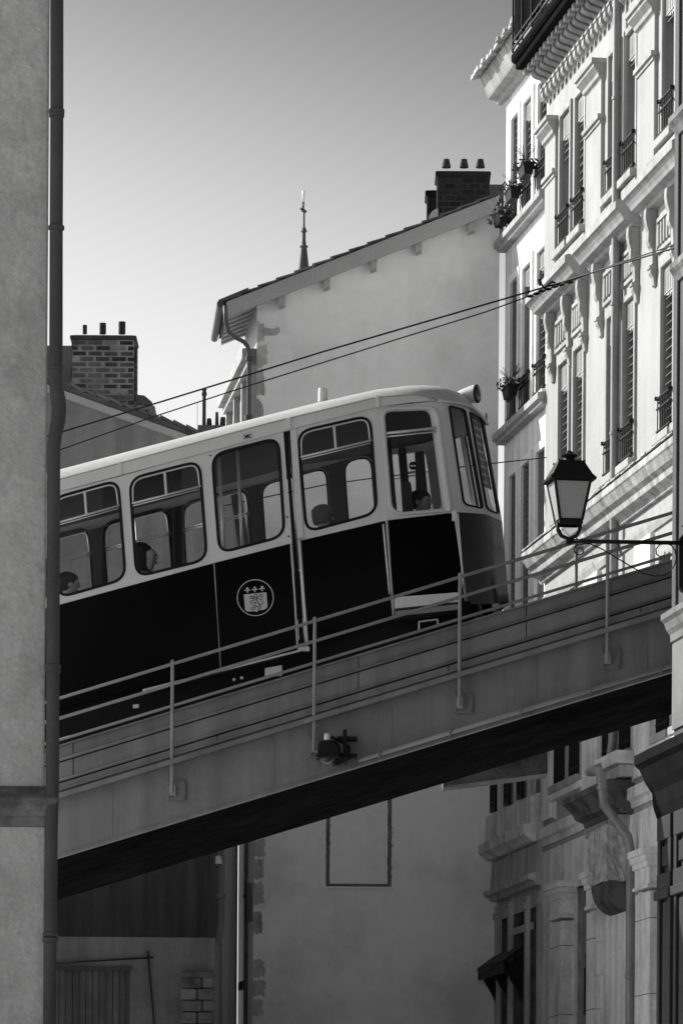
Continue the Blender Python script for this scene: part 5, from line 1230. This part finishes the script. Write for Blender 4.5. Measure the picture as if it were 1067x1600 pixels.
# ------------------------------------------------------------------ far house with pots, church spire
fh = thing('distant_house', 'distant dark house roof with several chimney pots behind the funicular roof', 'house', (W(340, 1600, 92).x, 92, 0))
a = W(255, 690, 92); b = W(430, 690, 92); mb = MB(); mb.box(a.x, b.x, 92, 98, 0, a.z); mb.build('wall', 'darkwall', fh)
a = W(309, 664, 91.8); b = W(352, 700, 91.8); mb = MB(); mb.box(a.x, b.x, 91.8, 92.6, b.z - .3, a.z); st = mb.build('chimney_stack', 'spire', fh)
s2 = 92 / F
for px, h_, r_, y0 in ((327, 10, 4.5, 664), (339, 20, 3, 664), (348.5, 12, 5, 664)):
    mb = MB(); mb.lathe([(r_ * s2, 0), (r_ * .75 * s2, h_ * s2), (r_ * .5 * s2, h_ * s2)], W(px, y0, 92), 10); mb.build('chimney_pot', 'pot', st, smooth=40)
mb = MB(); mb.lathe([(3 * s2, 0), (2.8 * s2, 45 * s2), (4 * s2, 46 * s2), (4.2 * s2, 50 * s2), (3 * s2, 52 * s2), (4 * s2, 56 * s2), (2 * s2, 57 * s2)], W(319, 664, 92), 12); mb.build('flue_pipe', 'pot', st, smooth=40)
mb = MB(); mb.lathe([(.8 * s2, 0), (.8 * s2, 36 * s2)], W(308, 664, 92), 6); mb.build('aerial', 'alu', st); mb = MB(); mb.lathe([(2.4 * s2, 24 * s2), (2.8 * s2, 32 * s2), (1.5 * s2, 33 * s2)], W(349, 664, 92), 8); mb.build('cowl', 'alu', st)
YS = 230.0; s3 = YS / F
sp = thing('church_spire', 'slender dark church spire with finial rising behind the gable roof', 'spire', (W(473, 1600, YS).x, YS, 0))
cb = W(474.5, 430, YS)
mb = MB(); mb.lathe([(40 * s3, -cb.z), (40 * s3, -300 * s3), (11 * s3, -10 * s3), (8.5 * s3, 0), (5, 0.0), (4.2 * s3 + .05, 44 * s3)][:2] + [(40 * s3, -200 * s3), (9.5 * s3, 0), (4.6 * s3, 43 * s3)], cb, 8); mb.build('spire_cone', 'spire', sp)
mb = MB(); mb.lathe([(4.6 * s3, 43 * s3), (6.5 * s3, 43.5 * s3), (6.5 * s3, 45.5 * s3), (4 * s3, 46.5 * s3), (3 * s3, 50 * s3), (4 * s3, 51 * s3), (2.8 * s3, 52 * s3), (2.6 * s3, 66 * s3), (5 * s3, 68 * s3), (4 * s3, 70 * s3), (1.6 * s3, 76 * s3), (1.3 * s3, 98 * s3)], cb, 10); mb.build('spire_finial', 'spire', sp, smooth=30)
mb = MB(); c1 = cb + Vector((-1.2 * s3, 0, 101 * s3))
for dx, dz_, r_ in ((0, 0, 3.2), (-3.2, 2.5, 2.2), (3, -1.5, 2.6), (-.5, 6, 2), (0, 11, 2)):
    mb.lathe([(.3 * s3, -r_ * s3), (r_ * s3 * .8, -r_ * .5 * s3), (r_ * s3, 0), (r_ * .8 * s3, r_ * .5 * s3), (.3 * s3, r_ * s3)], c1 + Vector((dx * s3, 0, dz_ * s3)), 8)
mb.tube([c1, c1 + Vector((0, 0, 14 * s3))], 1.4 * s3, 6); mb.build('spire_cross', 'spire', sp)
mb = MB(); mb.lathe([(1.9 * s3, 14 * s3), (2.1 * s3, 22 * s3), (1.9 * s3, 31 * s3), (.6 * s3, 32 * s3)], c1, 8); mb.build('gilded_statue', 'gilt', sp, smooth=True)

# ------------------------------------------------------------------ overhead wires
def wire(name, label, pts, r, grp=None, ins=()):
    t_ = thing(name, label, 'wire', tuple(pts[0]), 0, grp)
    dense = []
    for a, b in zip(pts, pts[1:]): dense += [a.lerp(b, k / 6) for k in range(6)]
    dense.append(pts[-1]); mb = MB(); mb.tube(dense, r, 6); mb.build('conductor', 'iron', t_, smooth=True)
    return t_
w1 = [W(-500, 840, 42.2), W(97, 675, 42.2), W(235, 633, 42.2), W(355, 596, 42.2), W(500, 551, 42.2), (W(640, 510, 42.2)), W(760, 475, 42.2), W(860, 446, 42.2), W(960, 415, 41), W(1062, 385, 39.5)]
t1 = wire('overhead_wire', 'upper and thicker of the two overhead wires crossing the sky and gable wall', w1, .0085, 'overhead wires above the funicular track')
w2 = [W(-500, 858, 42.4), W(97, 702, 42.4), W(235, 653, 42.4), W(355, 613.5, 42.4), W(500, 568, 42.4), (W(640, 524, 42.4)), W(760, 487, 42.4), W(855, 452, 42.3), W(960, 413, 41), W(1062, 380, 39.5)]
t2 = wire('overhead_wire', 'lower and thinner of the two overhead wires above the funicular roof', w2, .0065, 'overhead wires above the funicular track')
for x, y in ((828, 463), (838, 459), (846, 455), (856, 452), (866, 448), (876, 445), (890, 441)):
    q = MB(); q.lathe([(.004, -.035), (.013, -.02), (.015, .005), (.007, .025), (.004, .035)], W(x, y, 42.25), 10, 'x'); q.build('insulator', 'iron', t2, smooth=40)
q = MB(); q.tube([W(842, 440, 42.25), W(850, 450, 42.25), W(862, 440, 42.25), W(872, 446, 42.25)], .012, 6); q.tube([W(842, 436, 42.25), W(844, 446, 42.25)], .018, 6); q.build('wire_clamp', 'iron', t2)
w3 = [W(853, 715, 63.4), W(760, 725, 62.5), W(650, 738, 61.5), W(510, 757, 60.5), W(352, 790, 60.0)]
wire('cable', 'thin cable slung between the houses behind the funicular windows', w3, .009)
